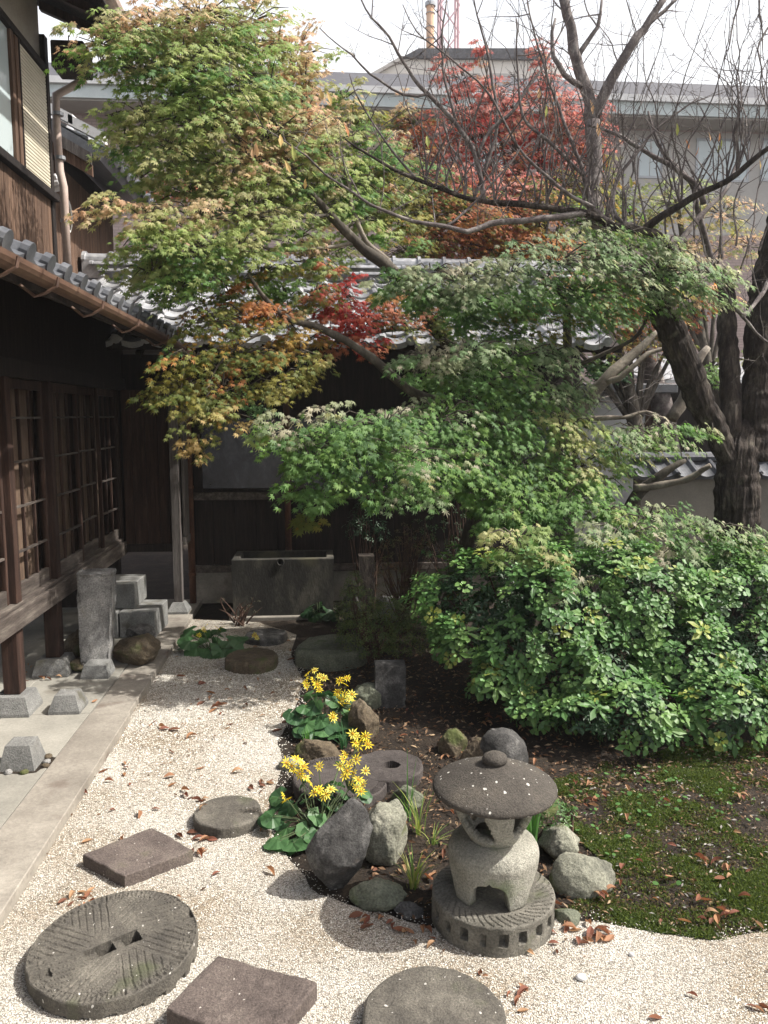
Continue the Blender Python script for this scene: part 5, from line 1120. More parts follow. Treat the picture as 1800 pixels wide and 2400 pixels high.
back_maple('yellow_green_maple', 'sparse yellow-green maple behind the upright shoots at right', 6.0, 10.8,
  [(1460,430,90,50,10.8,[(YOLIVE,2),(PALEG,2)]),(1330,420,60,50,10.8,[(PALEG,2),(OLIVE,2)]),(1560,460,80,50,10.8,[(YOLIVE,2),(TANTIP,2)]),(1400,470,80,36,10.8,[(YOLIVE,1),(OLIVE,1)]),(1620,530,60,50,10.8,[(TANTIP,2),(ORANGE,1)]),(1500,530,80,40,10.8,[(OLIVE,1),(TANTIP,1)]),(1300,360,40,40,10.8,[(OLIVE,2),(ORANGE,1)]),(1640,790,40,50,10.0,[(GREEN,1),(PALEG,1)]),(1560,800,50,40,10,[(GREEN,2),(OLIVE,1)]),(1640,1000,40,40,9.6,[(PALEG,1)])], 0.080, 0.45)

# ---------------------------------------------------------------- bare trees
def grow(mb, p, d, ln, r, depth, rr, up=0.25, knots=True):
    """one shoot with side twigs and bud spurs"""
    n = max(3, int(ln/0.08)); P = [Vector(p)]; q = Vector(d).normalized()
    for i in range(n):
        q = (q + Vector((rr.gauss(0,0.16), rr.gauss(0,0.14), rr.gauss(0,0.09) + up*0.07))).normalized(); P.append(P[-1] + q*(ln/n))
    rs = [r*(1-0.82*i/n) for i in range(n+1)]; mb.tube(P, rs, 5 if r > 0.006 else 4, caps=False)
    if knots:
        for i in range(1, n+1):
            if rr.random() < 0.75:
                s_ = Vector((rr.gauss(0,1), rr.gauss(0,1), rr.gauss(0.2,0.6))).normalized(); mb.tube([P[i], P[i] + s_*rr.uniform(0.015,0.045)], [max(0.0018,rs[i]*0.5),0.001], 3, caps=False)
    if depth > 0:
        for k in range(rr.randint(2, 4)):
            i = rr.randint(max(1, n//4), n-1); s_ = (q*0.6 + Vector((rr.gauss(0,0.6), rr.gauss(0,0.6), rr.gauss(0.25,0.4)))).normalized()
            grow(mb, P[i], s_, ln*rr.uniform(0.3,0.6), max(0.0025,rs[i]*0.6), depth-1, rr, up, knots)
    return P
tb = root('bare_cherry_tree', (3.55,6.5,0), 'thick dark trunked tree with bare spreading limbs at right', 'bare tree')
rr = random.Random(5)
def trunkpath(pts): return smooth_path([at(u,v,y) if v is not None else Vector(u) for u, v, y, _ in pts], [q[3] for q in pts], 0.06, 0.02, 2)
def bark_tube(name, pts, n=20, amp=0.06, extra0=None):
    P, r_ = smooth_path(([Vector(extra0)] if extra0 else []) + [at(u,v,y) for u,v,y,_ in pts], ([pts[0][3]*1.25] if extra0 else []) + [q[3] for q in pts], 0.022, 0.012, pts[0][0])
    n = n*4; b = MB().tube(P, r_, n); V = []
    for i, v in enumerate(b.v):                                        # ridged bark outline
        c = P[min(i//n, len(P)-1)]; a = (i % n)/n*6.283; q = Vector(v) - c
        f = 1 + amp*noise.noise(Vector((math.cos(a)*3, math.sin(a)*3, c.z*2.5))) + amp*0.6*noise.noise(Vector((math.cos(a)*9, math.sin(a)*9, c.z*5))) - 0.075*(1-abs(noise.noise(Vector((math.cos(a)*7+c.x, math.sin(a)*7, c.z*4.5))))*2.2)**2 + 0.03*noise.noise(Vector((math.cos(a)*20, math.sin(a)*20, c.z*22)))
        V.append(c + q*f)
    return obj(name, V, b.f, M['bark_dark'], tb, smooth=True), P
bark_tube('trunk', [(1592,1180,6.5,0.17),(1592,1050,6.5,0.17),(1594,985,6.52,0.165),(1606,930,6.6,0.12),(1614,890,6.68,0.05)], 36, 0.13, (3.58,6.5,-0.05))
bark_tube('trunk', [(1575,990,6.48,0.10),(1530,900,6.45,0.105),(1490,810,6.4,0.115),(1455,725,6.35,0.115),(1428,655,6.3,0.105),(1432,600,6.25,0.085),(1445,560,6.2,0.07)], 20, 0.07)
bark_tube('trunk', [(1580,950,6.55,0.09),(1578,850,6.6,0.085),(1572,740,6.65,0.08),(1570,650,6.7,0.07),(1560,600,6.7,0.05)], 18, 0.08)
bark_tube('trunk', [(1632,990,6.55,0.15),(1640,860,6.6,0.15),(1648,740,6.6,0.15),(1655,640,6.6,0.14),(1672,540,6.6,0.12),(1690,430,6.6,0.09),(1702,300,6.6,0.065),(1716,150,6.6,0.04),(1722,0,6.6,0.015)], 24, 0.08)
bark_tube('trunk', [(1640,960,6.6,0.10),(1690,850,6.7,0.09),(1730,740,6.7,0.075),(1785,560,6.7,0.05),(1830,380,6.7,0.02)], 16, 0.08)
LIMBS = [
 [(1445,560,6.2,0.07),(1425,518,6.15,0.055),(1390,497,6.1,0.046),(1330,490,6.05,0.042),(1275,462,6.0,0.036),(1200,450,6.0,0.032),(1120,440,6.0,0.030),(1045,435,6.0,0.026),(985,420,6.0,0.022),(900,388,5.95,0.018),(850,368,5.9,0.015),(800,335,5.9,0.011),(745,300,5.9,0.007)],
 [(1275,462,6.0,0.032),(1150,475,5.9,0.028),(1060,483,5.85,0.026),(1010,498,5.8,0.024),(960,490,5.75,0.020),(890,478,5.7,0.017),(820,450,5.65,0.014),(780,430,5.6,0.012),(700,372,5.6,0.009),(640,320,5.55,0.007),(545,262,5.5,0.003)],
 [(1390,497,6.1,0.040),(1450,455,6.0,0.034),(1520,415,5.9,0.030),(1590,375,5.8,0.027),(1640,335,5.75,0.024),(1680,300,5.7,0.02)],
 [(1045,437,6.0,0.024),(1040,390,6.0,0.024),(1025,335,6.0,0.024),(985,262,6.05,0.022),(925,202,6.1,0.019),(880,150,6.15,0.016),(840,80,6.2,0.012),(790,20,6.25,0.008),(770,-30,6.3,0.005)],
 [(1028,345,6.0,0.018),(1060,280,6.0,0.017),(1110,238,6.0,0.016),(1140,190,6.0,0.014),(1170,150,6.05,0.012),(1200,90,6.1,0.008),(1240,20,6.1,0.004)],
 [(1040,385,6.0,0.016),(1060,330,6.0,0.016),(1075,270,6.0,0.015),(1065,180,6.0,0.013),(1050,100,6.0,0.010),(1030,30,6.0,0.007),(1020,-30,6.0,0.004)],
 [(985,262,6.05,0.014),(960,170,6.1,0.012),(955,80,6.1,0.009),(965,0,6.1,0.006)],
 [(925,202,6.1,0.014),(870,205,6.1,0.012),(800,160,6.1,0.010),(760,120,6.1,0.007),(690,60,6.1,0.004)],
 [(1330,490,6.05,0.03),(1285,450,6.0,0.026),(1262,380,6.0,0.022),(1240,320,6.0,0.018),(1215,250,6.05,0.014),(1180,160,6.1,0.011),(1150,60,6.1,0.008),(1135,-20,6.1,0.005)],
 [(1262,380,6.0,0.018),(1190,310,5.95,0.015),(1130,250,5.9,0.013),(1120,150,5.9,0.010),(1115,40,5.9,0.007)],
 [(1285,450,6.0,0.02),(1200,400,5.9,0.016),(1120,320,5.9,0.012),(1060,210,5.9,0.010),(980,130,5.9,0.008),(900,70,5.9,0.006),(870,10,5.9,0.004)],
 [(1390,497,6.1,0.026),(1330,470,6.15,0.022),(1330,400,6.2,0.018),(1400,300,6.2,0.014),(1470,240,6.2,0.009),(1510,210,6.2,0.005)],
 [(1520,440,6.2,0.03),(1500,395,6.25,0.026),(1400,330,6.3,0.022),(1330,290,6.3,0.018),(1270,270,6.3,0.012)],
 [(1560,620,6.7,0.05),(1530,540,6.6,0.036),(1510,470,6.5,0.030),(1490,390,6.4,0.022),(1430,330,6.3,0.016),(1400,240,6.3,0.010)],
 [(1445,560,6.2,0.04),(1500,480,6.3,0.028),(1560,420,6.4,0.02),(1600,330,6.5,0.013),(1640,240,6.5,0.006)],
 [(900,388,5.95,0.012),(850,330,5.95,0.010),(800,260,5.95,0.008),(770,200,5.95,0.006),(755,160,5.95,0.004)],
 [(960,490,5.75,0.012),(1000,460,5.8,0.010),(1060,400,5.8,0.008),(1120,330,5.8,0.006),(1160,260,5.8,0.004)],
 [(1690,560,6.5,0.03),(1640,640,6.2,0.022),(1600,680,6.0,0.018),(1545,600,5.9,0.012),(1500,560,5.8,0.006)],
 [(1600,680,6.0,0.016),(1630,720,5.95,0.012),(1680,760,5.9,0.008)]]
tw_ = MB(); allpts = []
for i, L in enumerate(LIMBS):
    P = limb('limb', tb, L, 'bark_grey' if i not in (0,2) else 'bark_dark', 8, 0.015, i*1.3)
    allpts.append(P)
    for k in range(2, len(P)-1):
        if rr.random() < (0.5 if i < 2 else 0.45):
            grow(tw_, P[k], (rr.gauss(-0.15,0.6), rr.gauss(0,0.5), rr.gauss(0.75,0.45)), rr.uniform(0.15,0.55), rr.uniform(0.003,0.006), 1 if rr.random() < 0.45 else 0, rr)
for k in range(95):                                                     # tall upright water shoots
    L = allpts[0] if k % 3 else allpts[2]; q = L[rr.randint(4, min(len(L)-1, 26))]
    grow(tw_, q, (rr.gauss(0.02,0.13), rr.gauss(0,0.15), 1), rr.uniform(0.6,1.7), rr.uniform(0.004,0.009), 1 if rr.random() < 0.35 else 0, rr, up=0.5)
for u in (1180,1300,1365,1400,1440,1470,1500,1525,1560,1590,1610,1640):
    P0 = at(u, 520+rr.uniform(-20,40), 6.1); grow(tw_, P0, (rr.gauss(0.0,0.08), rr.gauss(0,0.1), 1), rr.uniform(1.0,1.9), rr.uniform(0.006,0.010), 1, rr, up=0.6)
for u, v in ((1640,0),(1600,-20),(1659,60)):
    P0 = at(u, v, 6.0); grow(tw_, P0, (rr.gauss(0.0,0.3), rr.gauss(0,0.1), -1), rr.uniform(0.5,0.9), 0.008, 2, rr, up=-0.2)
tw_.build('twigs', M['bark_grey'], tb, kind='stuff')
# last leaves still hanging on the bare tree: each its own part
hang = [(553,305,5.5),(605,290,5.5),(615,345,5.5),(545,320,5.5),(705,195,5.6),(660,385,5.7),(922,292,5.9),(1165,190,5.9),(1180,225,5.9),(1275,215,6.0),(1290,265,6.0),(1462,265,6.0),(1480,300,6.0),(1530,285,6.0),(1555,275,6.0),(1640,345,5.8),(1360,380,6.0),(1190,385,6),(1560,300,6),(1510,315,6.0),(690,190,5.6),(742,265,5.8),(630,310,5.5),(735,310,5.7)]
HP = np.array([at(*h) for h in hang]); n_ = len(HP)
HC = np.array([(0.42,0.30,0.12),(0.40,0.18,0.08),(0.30,0.32,0.10),(0.50,0.32,0.18)])[R.integers(0,4,n_)]
singles(OVAL, HP, np.stack([R.normal(0,0.35,n_), R.normal(0,0.3,n_), -np.ones(n_)],1), np.stack([R.normal(0.2,0.5,n_), -np.ones(n_), R.normal(0.2,0.3,n_)],1), 0.07+0.04*R.random(n_), HC, tb, M['dry_leaf'], 'hanging_leaf')
# a second, taller bare tree behind
tc = root('tall_bare_tree', (4.6,10.2,0), 'taller pale bare tree forking against the white sky', 'bare tree')
def limb2(name, pts): 
    P, r_ = smooth_path([at(u,v,y) for u,v,y,_ in pts], [q[3]*0.72 for q in pts], 0.12, 0.03, pts[0][0]); MB().tube(P, r_, 10).build(name, M['bark_grey'], tc, smooth=True); return P
base = smooth_path([(4.6,10.2,-0.05),(4.5,10.2,2.0),at(1290,480,10.2),at(1285,350,10.2),at(1280,260,10.2)], [0.18,0.14,0.115,0.105,0.09], 0.12, 0.03, 1)
MB().tube(*base, 12).build('trunk', M['bark_grey'], tc, smooth=True)
Ps = [limb2('limb', [(1280,265,10.2,0.11),(1268,200,10.2,0.10),(1245,130,10.2,0.095),(1232,60,10.2,0.085),(1212,-20,10.2,0.07),(1190,-90,10.2,0.05)]),
      limb2('limb', [(1282,255,10.2,0.10),(1310,190,10.1,0.09),(1350,120,10,0.08),(1390,60,10,0.07),(1440,-10,10,0.05)]),
      limb2('limb', [(1390,60,10,0.045),(1420,40,10,0.035),(1470,-10,10,0.025)]),
      limb2('limb', [(1265,190,10.2,0.06),(1220,160,10.1,0.05),(1190,100,10.1,0.035),(1200,40,10.1,0.02)]),
      limb2('limb', [(1240,130,10.2,0.05),(1290,60,10.2,0.035),(1300,0,10.2,0.02)])]
t2 = MB()
for P in Ps + [base[0][len(base[0])//2:]]:
    for k in range(2, len(P)-1):
        if rr.random() < 0.7: grow(t2, P[k], (rr.gauss(0,0.6), rr.gauss(0,0.4), rr.gauss(0.6,0.4)), rr.uniform(0.3,1.0), rr.uniform(0.006,0.011), 1, rr)
t2.build('twigs', M['bark_grey'], tc, kind='stuff')
# twisted pale branch of a leaning old shrub
tl = root('leaning_old_tree', (2.35,7.6,0), 'leaning pale twisted bare trunk in front of the storehouse', 'bare tree')
def limb3(pts, mat='bark_pale'):
    P, r_ = smooth_path([at(u,v,y) for u,v,y,_ in pts], [q[3] for q in pts], 0.06, 0.02, pts[0][1]); MB().tube(P, r_, 9).build('limb', M[mat], tl, smooth=True); return P
limb3([(1180,1090,7.5,0.07),(1225,950,7.4,0.07),(1255,895,7.3,0.065),(1300,825,7.2,0.055),(1345,785,7.2,0.05),(1395,742,7.2,0.035),(1420,715,7.2,0.015)])
limb3([(1300,825,7.2,0.035),(1340,815,7.1,0.03),(1400,765,7.1,0.022),(1480,740,7.1,0.012)])
limb3([(1255,900,7.3,0.03),(1330,905,7.2,0.02),(1395,890,7.2,0.016),(1440,905,7.2,0.008)])
limb3([(1350,1110,7.3,0.06),(1385,1060,7.2,0.055),(1440,1020,7.1,0.04),(1480,995,7.1,0.02)], 'bark_maple')
limb3([(1370,1055,7.2,0.04),(1420,1048,7.1,0.034),(1480,1035,7.0,0.03),(1535,1005,6.9,0.024)])
limb3([(1450,905,7.6,0.06),(1480,850,7.6,0.06),(1500,790,7.6,0.05),(1530,750,7.6,0.03)])
tl3 = MB()
for _ in range(26):
    u, v = rr.uniform(1260,1440), rr.uniform(730,900); grow(tl3, at(u,v,7.2), (rr.gauss(0.2,0.5), rr.gauss(0,0.3), rr.gauss(0.5,0.5)), rr.uniform(0.15,0.4), 0.005, 1, rr)
tl3.build('twigs', M['bark_grey'], tl, kind='stuff')

# ---------------------------------------------------------------- big azalea bush on the right
az = root('azalea_bush', (2.1,5.3,0), 'large rounded evergreen azalea bush with glossy leaf rosettes at right', 'bush')
LOB = [(1.12,5.45,0.70,0.46,0.48,0.36),(1.55,5.15,0.66,0.52,0.50,0.46),(2.05,5.2,0.68,0.58,0.55,0.50),(2.6,5.25,0.62,0.55,0.52,0.50),(3.1,5.35,0.58,0.50,0.50,0.48),(3.55,5.4,0.50,0.5,0.5,0.48),
       (1.85,5.7,0.70,0.65,0.5,0.34),(2.55,5.75,0.66,0.6,0.5,0.34),(3.2,5.8,0.58,0.6,0.5,0.36),(1.30,4.95,0.46,0.32,0.28,0.24),(1.72,4.72,0.40,0.30,0.25,0.27),(2.35,4.78,0.44,0.38,0.30,0.30),(2.85,4.85,0.36,0.35,0.3,0.28),(0.98,5.15,0.50,0.24,0.25,0.20),(1.95,4.62,0.22,0.16,0.15,0.14),(1.15,4.85,0.28,0.20,0.18,0.15),(3.3,4.95,0.40,0.35,0.3,0.3),(1.55,4.45,0.20,0.22,0.20,0.14),(1.85,4.36,0.24,0.26,0.22,0.20),(2.4,4.38,0.26,0.30,0.24,0.22),(2.95,4.42,0.26,0.30,0.24,0.22),(1.36,4.68,0.20,0.20,0.16,0.13)]
def bush_points(lobes, dens, shell=1.0, zmin=0.06, keep_in=0.80):
    PP, NN = [], []
    L = np.array(lobes)
    for l in L:
        n = int(dens * (l[3]*l[4]+l[3]*l[5]+l[4]*l[5])*4.2); d = nrm(R.normal(size=(n,3)))
        bump_ = 1 + 0.34*np.array([noise.noise(Vector((l[0]+q[0]*1.8, l[1]+q[1]*1.8, l[2]+q[2]*1.8))*2.0) for q in d])
        P = l[:3] + d*l[3:]*shell*(bump_*(0.86+0.18*R.random(n)))[:,None]
        ok = np.ones(n, bool)
        for m in L:
            if m is l: continue
            ok &= np.sum(((P-m[:3])/(m[3:]*keep_in))**2, 1) > 1
        ok &= (P[:,2] > zmin) & (d[:,2] > -0.75)
        PP.append(P[ok]); NN.append(nrm(d/l[3:])[ok])
    return np.concatenate(PP), np.concatenate(NN)
def rosettes(P, N, size, pal, nl=11, lift=0.45, jitter=0.25):
    n = len(P); axis = nrm(N*0.75 + np.array([0.05,-0.1,0.75]) + R.normal(0,jitter,(n,3)))
    a0 = nrm(np.cross(axis, R.normal(size=(n,3)))); b0 = np.cross(axis, a0); out = []
    pal = np.array(pal); base = pal[R.integers(0,len(pal),n)]
    sz = size*(0.8+0.35*R.random(n))
    for k in range(nl):
        inner = k >= nl*0.62
        ph = 2.4*k + R.normal(0,0.2,n); up = (lift + 0.55 if inner else lift - 0.35) + R.normal(0,0.15,n)
        d = a0*np.cos(ph)[:,None] + b0*np.sin(ph)[:,None]
        T = d + axis*up[:,None] + np.array([0,0,-0.12]); Nn = axis - d*up[:,None]*0.9
        out.append((P + d*0.003, T, Nn, sz*(0.62 if inner else 1.0)*(0.85+0.3*R.random(n)), base*(1.25 if inner else 0.95)*(0.85+0.3*R.random((n,1)))))
    return [np.concatenate([o[i] for o in out]) for i in range(5)]
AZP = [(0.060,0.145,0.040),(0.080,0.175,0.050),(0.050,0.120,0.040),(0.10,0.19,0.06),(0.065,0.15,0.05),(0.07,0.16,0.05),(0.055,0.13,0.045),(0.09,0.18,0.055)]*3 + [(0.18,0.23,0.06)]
P, N = bush_points(LOB, 215)
hol = np.array([noise.noise(Vector(p)*3.2) + 0.5*noise.noise(Vector(p)*7) for p in P]); P, N = P[hol > -0.10], N[hol > -0.10]
A = rosettes(P, N, 0.090, AZP, nl=12, jitter=0.18); A[4] = A[4]*np.array([1.30,1.18,1.05])
q = A[0] - np.array(CAM); d_ = np.linalg.norm(q, axis=1)/A[3]; w_ = q @ np.array(FW); d_[(np.abs(q @ np.array(RT)/w_*FOCAL) > 880)] = 1e9
pk = np.zeros(len(d_), bool); pk[np.argsort(d_)[:300]] = True
V, F, C = stamp(OVAL, *[x[~pk] for x in A]); fo = big_mesh('foliage', V, F, C, M['gloss_leaf'], az, kind='stuff')
singles(OVAL, *[x[pk] for x in A], fo, M['gloss_leaf'])
P, N = bush_points(LOB, 120, 0.72, keep_in=0.5); A = rosettes(P, N, 0.055, [(0.022,0.055,0.022),(0.03,0.07,0.026)], nl=7)  # inner leaves coloured darker, painting the shade inside the bush
V, F, C = stamp(OVALQ, *A); big_mesh('inner_foliage_shaded', V, F, C, M['gloss_leaf'], az, kind='stuff')
sm = MB()
for l in LOB:
    for _ in range(5):
        e = Vector((l[0]+rr.uniform(-.6,.6)*l[3], l[1]+rr.uniform(-.6,.6)*l[4], l[2]+rr.uniform(-.2,.6)*l[5])); b = Vector((l[0]*0.7+0.62+rr.uniform(-.15,.15), 5.45+rr.uniform(-.2,.2), 0))
        Q, r_ = smooth_path([b, (b+e)/2+Vector((0,0,0.06)), e], [0.018,0.011,0.004], 0.1, 0.02, rr.random()*9); sm.tube(Q, r_, 5, caps=False)
sm.build('stems', M['twig_red'], az, kind='stuff')

# ---------------------------------------------------------------- small shrubs in the shade
def small_shrub(name, label, c, lobes, dens, size, pal, stems=14, sm_mat='twig_red', nl=5):
    t = root(name, (c[0],c[1],0), label, 'shrub')
    L = [(c[0]+l[0],c[1]+l[1],l[2],l[3],l[4],l[5]) for l in lobes]
    P, N = bush_points(L, dens, keep_in=0.6, zmin=0.03); A = rosettes(P, N, size, pal, nl=nl, jitter=0.5); V, F, C = stamp(OVALQ, *A)
    big_mesh('foliage', V, F, C, M['gloss_leaf'], t, kind='stuff')
    s_ = MB()
    for l in L:
        for _ in range(stems):
            e = Vector((l[0]+rr.uniform(-.8,.8)*l[3], l[1]+rr.uniform(-.8,.8)*l[4], l[2]+rr.uniform(-.4,.9)*l[5])); b = Vector((c[0]+rr.uniform(-.07,.07), c[1]+rr.uniform(-.07,.07), 0))
            Q, r_ = smooth_path([b, b*0.5+e*0.5+Vector((rr.uniform(-.04,.04),0,0.03)), e], [0.009,0.006,0.002], 0.08, 0.012, rr.random()*9); s_.tube(Q, r_, 4, caps=False)
    s_.build('stems', M[sm_mat], t, kind='stuff'); return t
OLV = [(0.085,0.125,0.035),(0.11,0.15,0.045),(0.065,0.10,0.03),(0.15,0.17,0.06)]
c = g(800,1435); small_shrub('box_shrub', 'small-leaved olive green shrub right of the mossy flat stone', (c.x,c.y+0.1), [(0,0,0.22,0.26,0.24,0.20),(-0.10,0.05,0.42,0.17,0.16,0.18),(0.16,0.05,0.32,0.2,0.2,0.18),(-0.12,0.02,0.62,0.07,0.07,0.12),(0.30,-0.05,0.20,0.20,0.18,0.16)], 1100, 0.026, OLV, 8)
c = g(880,1360); small_shrub('twiggy_shrub', 'thin reddish twiggy shrub with sparse leaves left of the azalea', (c.x,c.y), [(0.0,0,0.62,0.30,0.22,0.30),(-0.12,0.1,0.45,0.22,0.2,0.2),(0.05,0,0.85,0.18,0.15,0.15)], 260, 0.022, [(0.10,0.085,0.035),(0.08,0.09,0.03),(0.13,0.075,0.04)], 22)
c = at(795,1140,7.9); small_shrub('hanging_evergreen', 'dark thin evergreen hanging against the boards above the stump', (c.x,c.y), [(0,0,0.95,0.18,0.10,0.20),(0.1,0,0.78,0.15,0.1,0.12),(-0.12,0,0.85,0.12,0.08,0.12)], 230, 0.035, [(0.03,0.075,0.035),(0.04,0.09,0.04)], 6)
c = at(520,1335,7.45); small_shrub('dry_stalk_plant', 'dry brown stalks standing in front of the water tub', (c.x,c.y), [(0,0,0.20,0.26,0.1,0.10)], 45, 0.018, [(0.10,0.09,0.05)], 14)
c = g(1195,1815); small_shrub('low_fern', 'low green seedling beside the angular rock right of the lantern', (c.x,c.y), [(0,0,0.12,0.09,0.07,0.07)], 900, 0.028, [(0.06,0.13,0.04),(0.09,0.16,0.05)], 6)
c = at(1200,1130,6.3)
small_shrub('climbing_shrub', 'wispy evergreen with thin stems in front of the boarded wall', (1.3,7.3), [(0,0,1.3,0.3,0.15,0.35),(-0.2,0,0.9,0.25,0.15,0.3)], 110, 0.035, [(0.04,0.09,0.03),(0.05,0.11,0.04)], 10)

# ---------------------------------------------------------------- leopard plants
def kidney():
    V = [(0,0,0)]; n = 16
    for k in range(n+1):
        a = rad(-155 + 310*k/n); r_ = 0.5*(1 + 0.05*math.cos(a*7)); V.append((math.sin(a)*r_*1.05, math.cos(a)*r_*0.95 + 0.12, 0.05*math.cos(a*2) - 0.07 + 0.03*math.sin(a*5)))
    F = [(0, i+1, i, i) for i in range(1, n+1)]
    V2 = np.array(V); mid = [(0,0.12,0.02)]
    return V2, np.array(F)
KID = kidney()
def daisy(petals=9):
    V, F = [], []
    for k in range(petals):
        a = 2*math.pi*k/petals; d = (math.cos(a), math.sin(a)); s_ = (-math.sin(a), math.cos(a)); b = len(V)
        V += [(d[0]*0.10,d[1]*0.10,0.0),(d[0]*0.32+s_[0]*0.075,d[1]*0.32+s_[1]*0.075,0.05),(d[0]*(0.46+0.1*(k%3)),d[1]*(0.46+0.1*(k%3)),0.04-0.09*((k*5)%4)/3),(d[0]*0.32-s_[0]*0.075,d[1]*0.32-s_[1]*0.075,0.05)]; F.append((b,b+1,b+2,b+3))
    return V, F
def flower_mesh(tint):
    V, F = daisy(); nb = len(V)
    for k in range(8): a = 2*math.pi*k/8; V.append((0.13*math.cos(a),0.13*math.sin(a),0.03))
    V.append((0,0,0.11)); F += [(nb+k, nb+(k+1) % 8, nb+8) for k in range(8)]
    me = bpy.data.meshes.new('flower'); me.from_pydata(V, [], F)
    col = [(*tint,1)]*nb + [(0.50,0.27,0.02,1)]*9
    a = me.attributes.new('Col','FLOAT_COLOR','POINT'); a.data.foreach_set('color', np.array(col, np.float32).ravel()); me.materials.append(M['petal']); me.update(); return me
FLW = [flower_mesh(c) for c in ((0.82,0.68,0.07),(0.86,0.76,0.16),(0.74,0.58,0.05))]
M['stalk'] = plain('green_stalk', (0.06,0.085,0.035), 0.6)
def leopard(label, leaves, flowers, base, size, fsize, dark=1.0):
    """leaves / flowers given at print positions; base = ground point"""
    t = root('leopard_plant', base, label, 'plant', 'leopard plants')
    P, T, N, S, C = [], [], [], [], []
    for (u, v, dy, k) in [(u_+rr.uniform(-14,14)*q_, v_+rr.uniform(-12,10)*q_, d_+rr.uniform(-.04,.06)*q_, k_*(1-0.25*q_)) for q_ in (0,1) for (u_, v_, d_, k_) in leaves]:
        p = at(u, v, base[1]+dy); p.z = max(p.z, 0.035); o = Vector((p.x-base[0], p.y-base[1], 0)); o = o/(o.length+0.05)
        P.append(p); T.append((o.x+rr.gauss(0,.25), o.y-0.25+rr.gauss(0,.25), -0.35+rr.gauss(0,.15))); N.append((o.x*0.55+rr.gauss(0,.25), o.y*0.5-0.45+rr.gauss(0,.25), 0.75)); S.append(size*k)
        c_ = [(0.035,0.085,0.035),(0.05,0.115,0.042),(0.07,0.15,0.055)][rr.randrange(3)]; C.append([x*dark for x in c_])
        m_ = (p + Vector(base))/2 + Vector((0,0,0.03)); MB().tube([Vector(base)+Vector((rr.uniform(-.02,.02),rr.uniform(-.02,.02),0)), m_, p], [0.0035,0.003,0.0025], 5).build('stalk', M['stalk'], t)
    P, T, N, S, C = map(np.array, (P, T, N, S, C))
    singles(KID, P, T, N, S, C, t, M['gloss_leaf'])
    stems = {}
    for (u, v, dy, s_) in flowers:
        p = at(u, v, base[1]+dy); f = fsize*rr.uniform(0.8,1.15)
        ax = Vector((rr.gauss(0,0.55), -0.45+rr.gauss(0,0.5), 0.7)).normalized(); rot = ax.to_track_quat('Z','Y') @ Quaternion((0,0,1), rr.uniform(0,6))
        m = Matrix.Translation(p) @ rot.to_matrix().to_4x4() @ Matrix.Scale(f, 4)
        inst_m('flower', FLW[rr.randrange(3)], m, t)
        stems.setdefault(s_, []).append(p)
    for s_, ps in stems.items():
        cen = sum(ps, Vector())/len(ps); nod = cen*0.86 + Vector(base)*0.14; nod.z = min(nod.z, min(q_.z for q_ in ps)-0.005)
        MB().tube([Vector(base), Vector(base)*0.5+nod*0.5+Vector((rr.uniform(-.02,.02),0,0)), nod], [0.0032,0.003,0.0025], 5).build('flower_stem', M['stalk'], t)
        for q_ in ps: MB().tube([nod, q_], [0.002,0.002], 4).build('flower_stem', M['stalk'], t)
b1 = g(690,1800)
lv = [(590,1760,.05,1.2),(620,1790,0,1.1),(660,1755,.1,.9),(605,1720,.15,1.0),(650,1720,.2,.8),(700,1700,.25,.7),(640,1830,-.12,1.2),(600,1815,-.1,1.1),(690,1760,.0,.9),(720,1790,-.05,.9),(740,1760,.05,1.0),(770,1740,.1,1.0),(785,1715,.12,.8),(750,1720,.18,.8),(690,1810,-.12,1.1),(665,1790,-.05,.9),(720,1735,.15,.8),(730,1690,.25,.7),(760,1700,.2,.7),(655,1690,.25,.7),(700,1735,.1,.8),(625,1745,.1,.9),(775,1765,-.02,.8),(665,1815,-.1,.9),(735,1655,.3,.6)]
fl = [(618,1648,.1,0),(640,1640,.1,0),(655,1655,.1,0),(635,1665,.08,0),(660,1680,.05,0),(668,1690,.05,0),(690,1655,.1,1),(650,1645,.12,0),(648,1672,.06,0),(665,1665,.1,0),(740,1640,.12,2),(755,1650,.12,2),(750,1665,.1,2),(765,1670,.1,2),(775,1685,.08,2),(785,1695,.08,2),(790,1665,.1,2),(770,1640,.12,2),(735,1655,.12,2),(745,1630,.14,2),(770,1700,.06,2),(780,1710,.05,2),(612,1720,.0,3),(620,1728,-.01,3),(690,1705,.0,4),(705,1715,0,4),(715,1705,0,4),(700,1720,0,4),(680,1712,0,4),(770,1590,.16,5),(785,1600,.16,5),(775,1610,.16,5),(790,1590,.17,5),(768,1605,.15,5),(762,1585,.16,5),(795,1608,.16,5),(760,1690,.1,2),(630,1655,.1,0),(745,1675,.1,2)]
leopard('large leopard plant with many yellow flowers beside the standing stone', lv, fl, b1, 0.115, 0.053)
b2 = g(705,1585)
lv2 = [(650,1530,.05,1.0),(680,1520,.05,1.3),(720,1515,.1,1.1),(660,1560,-.05,1.2),(700,1565,-.08,1.2),(740,1560,-.05,1.3),(755,1535,.05,1.0),(690,1545,0,1.2),(640,1550,0,.9),(725,1580,-.1,1.1),(670,1500,.12,.9),(700,1495,.15,1.0),(745,1510,.12,.9),(685,1580,-.1,1.0),(650,1575,-.08,.8),(765,1555,0,.8)]
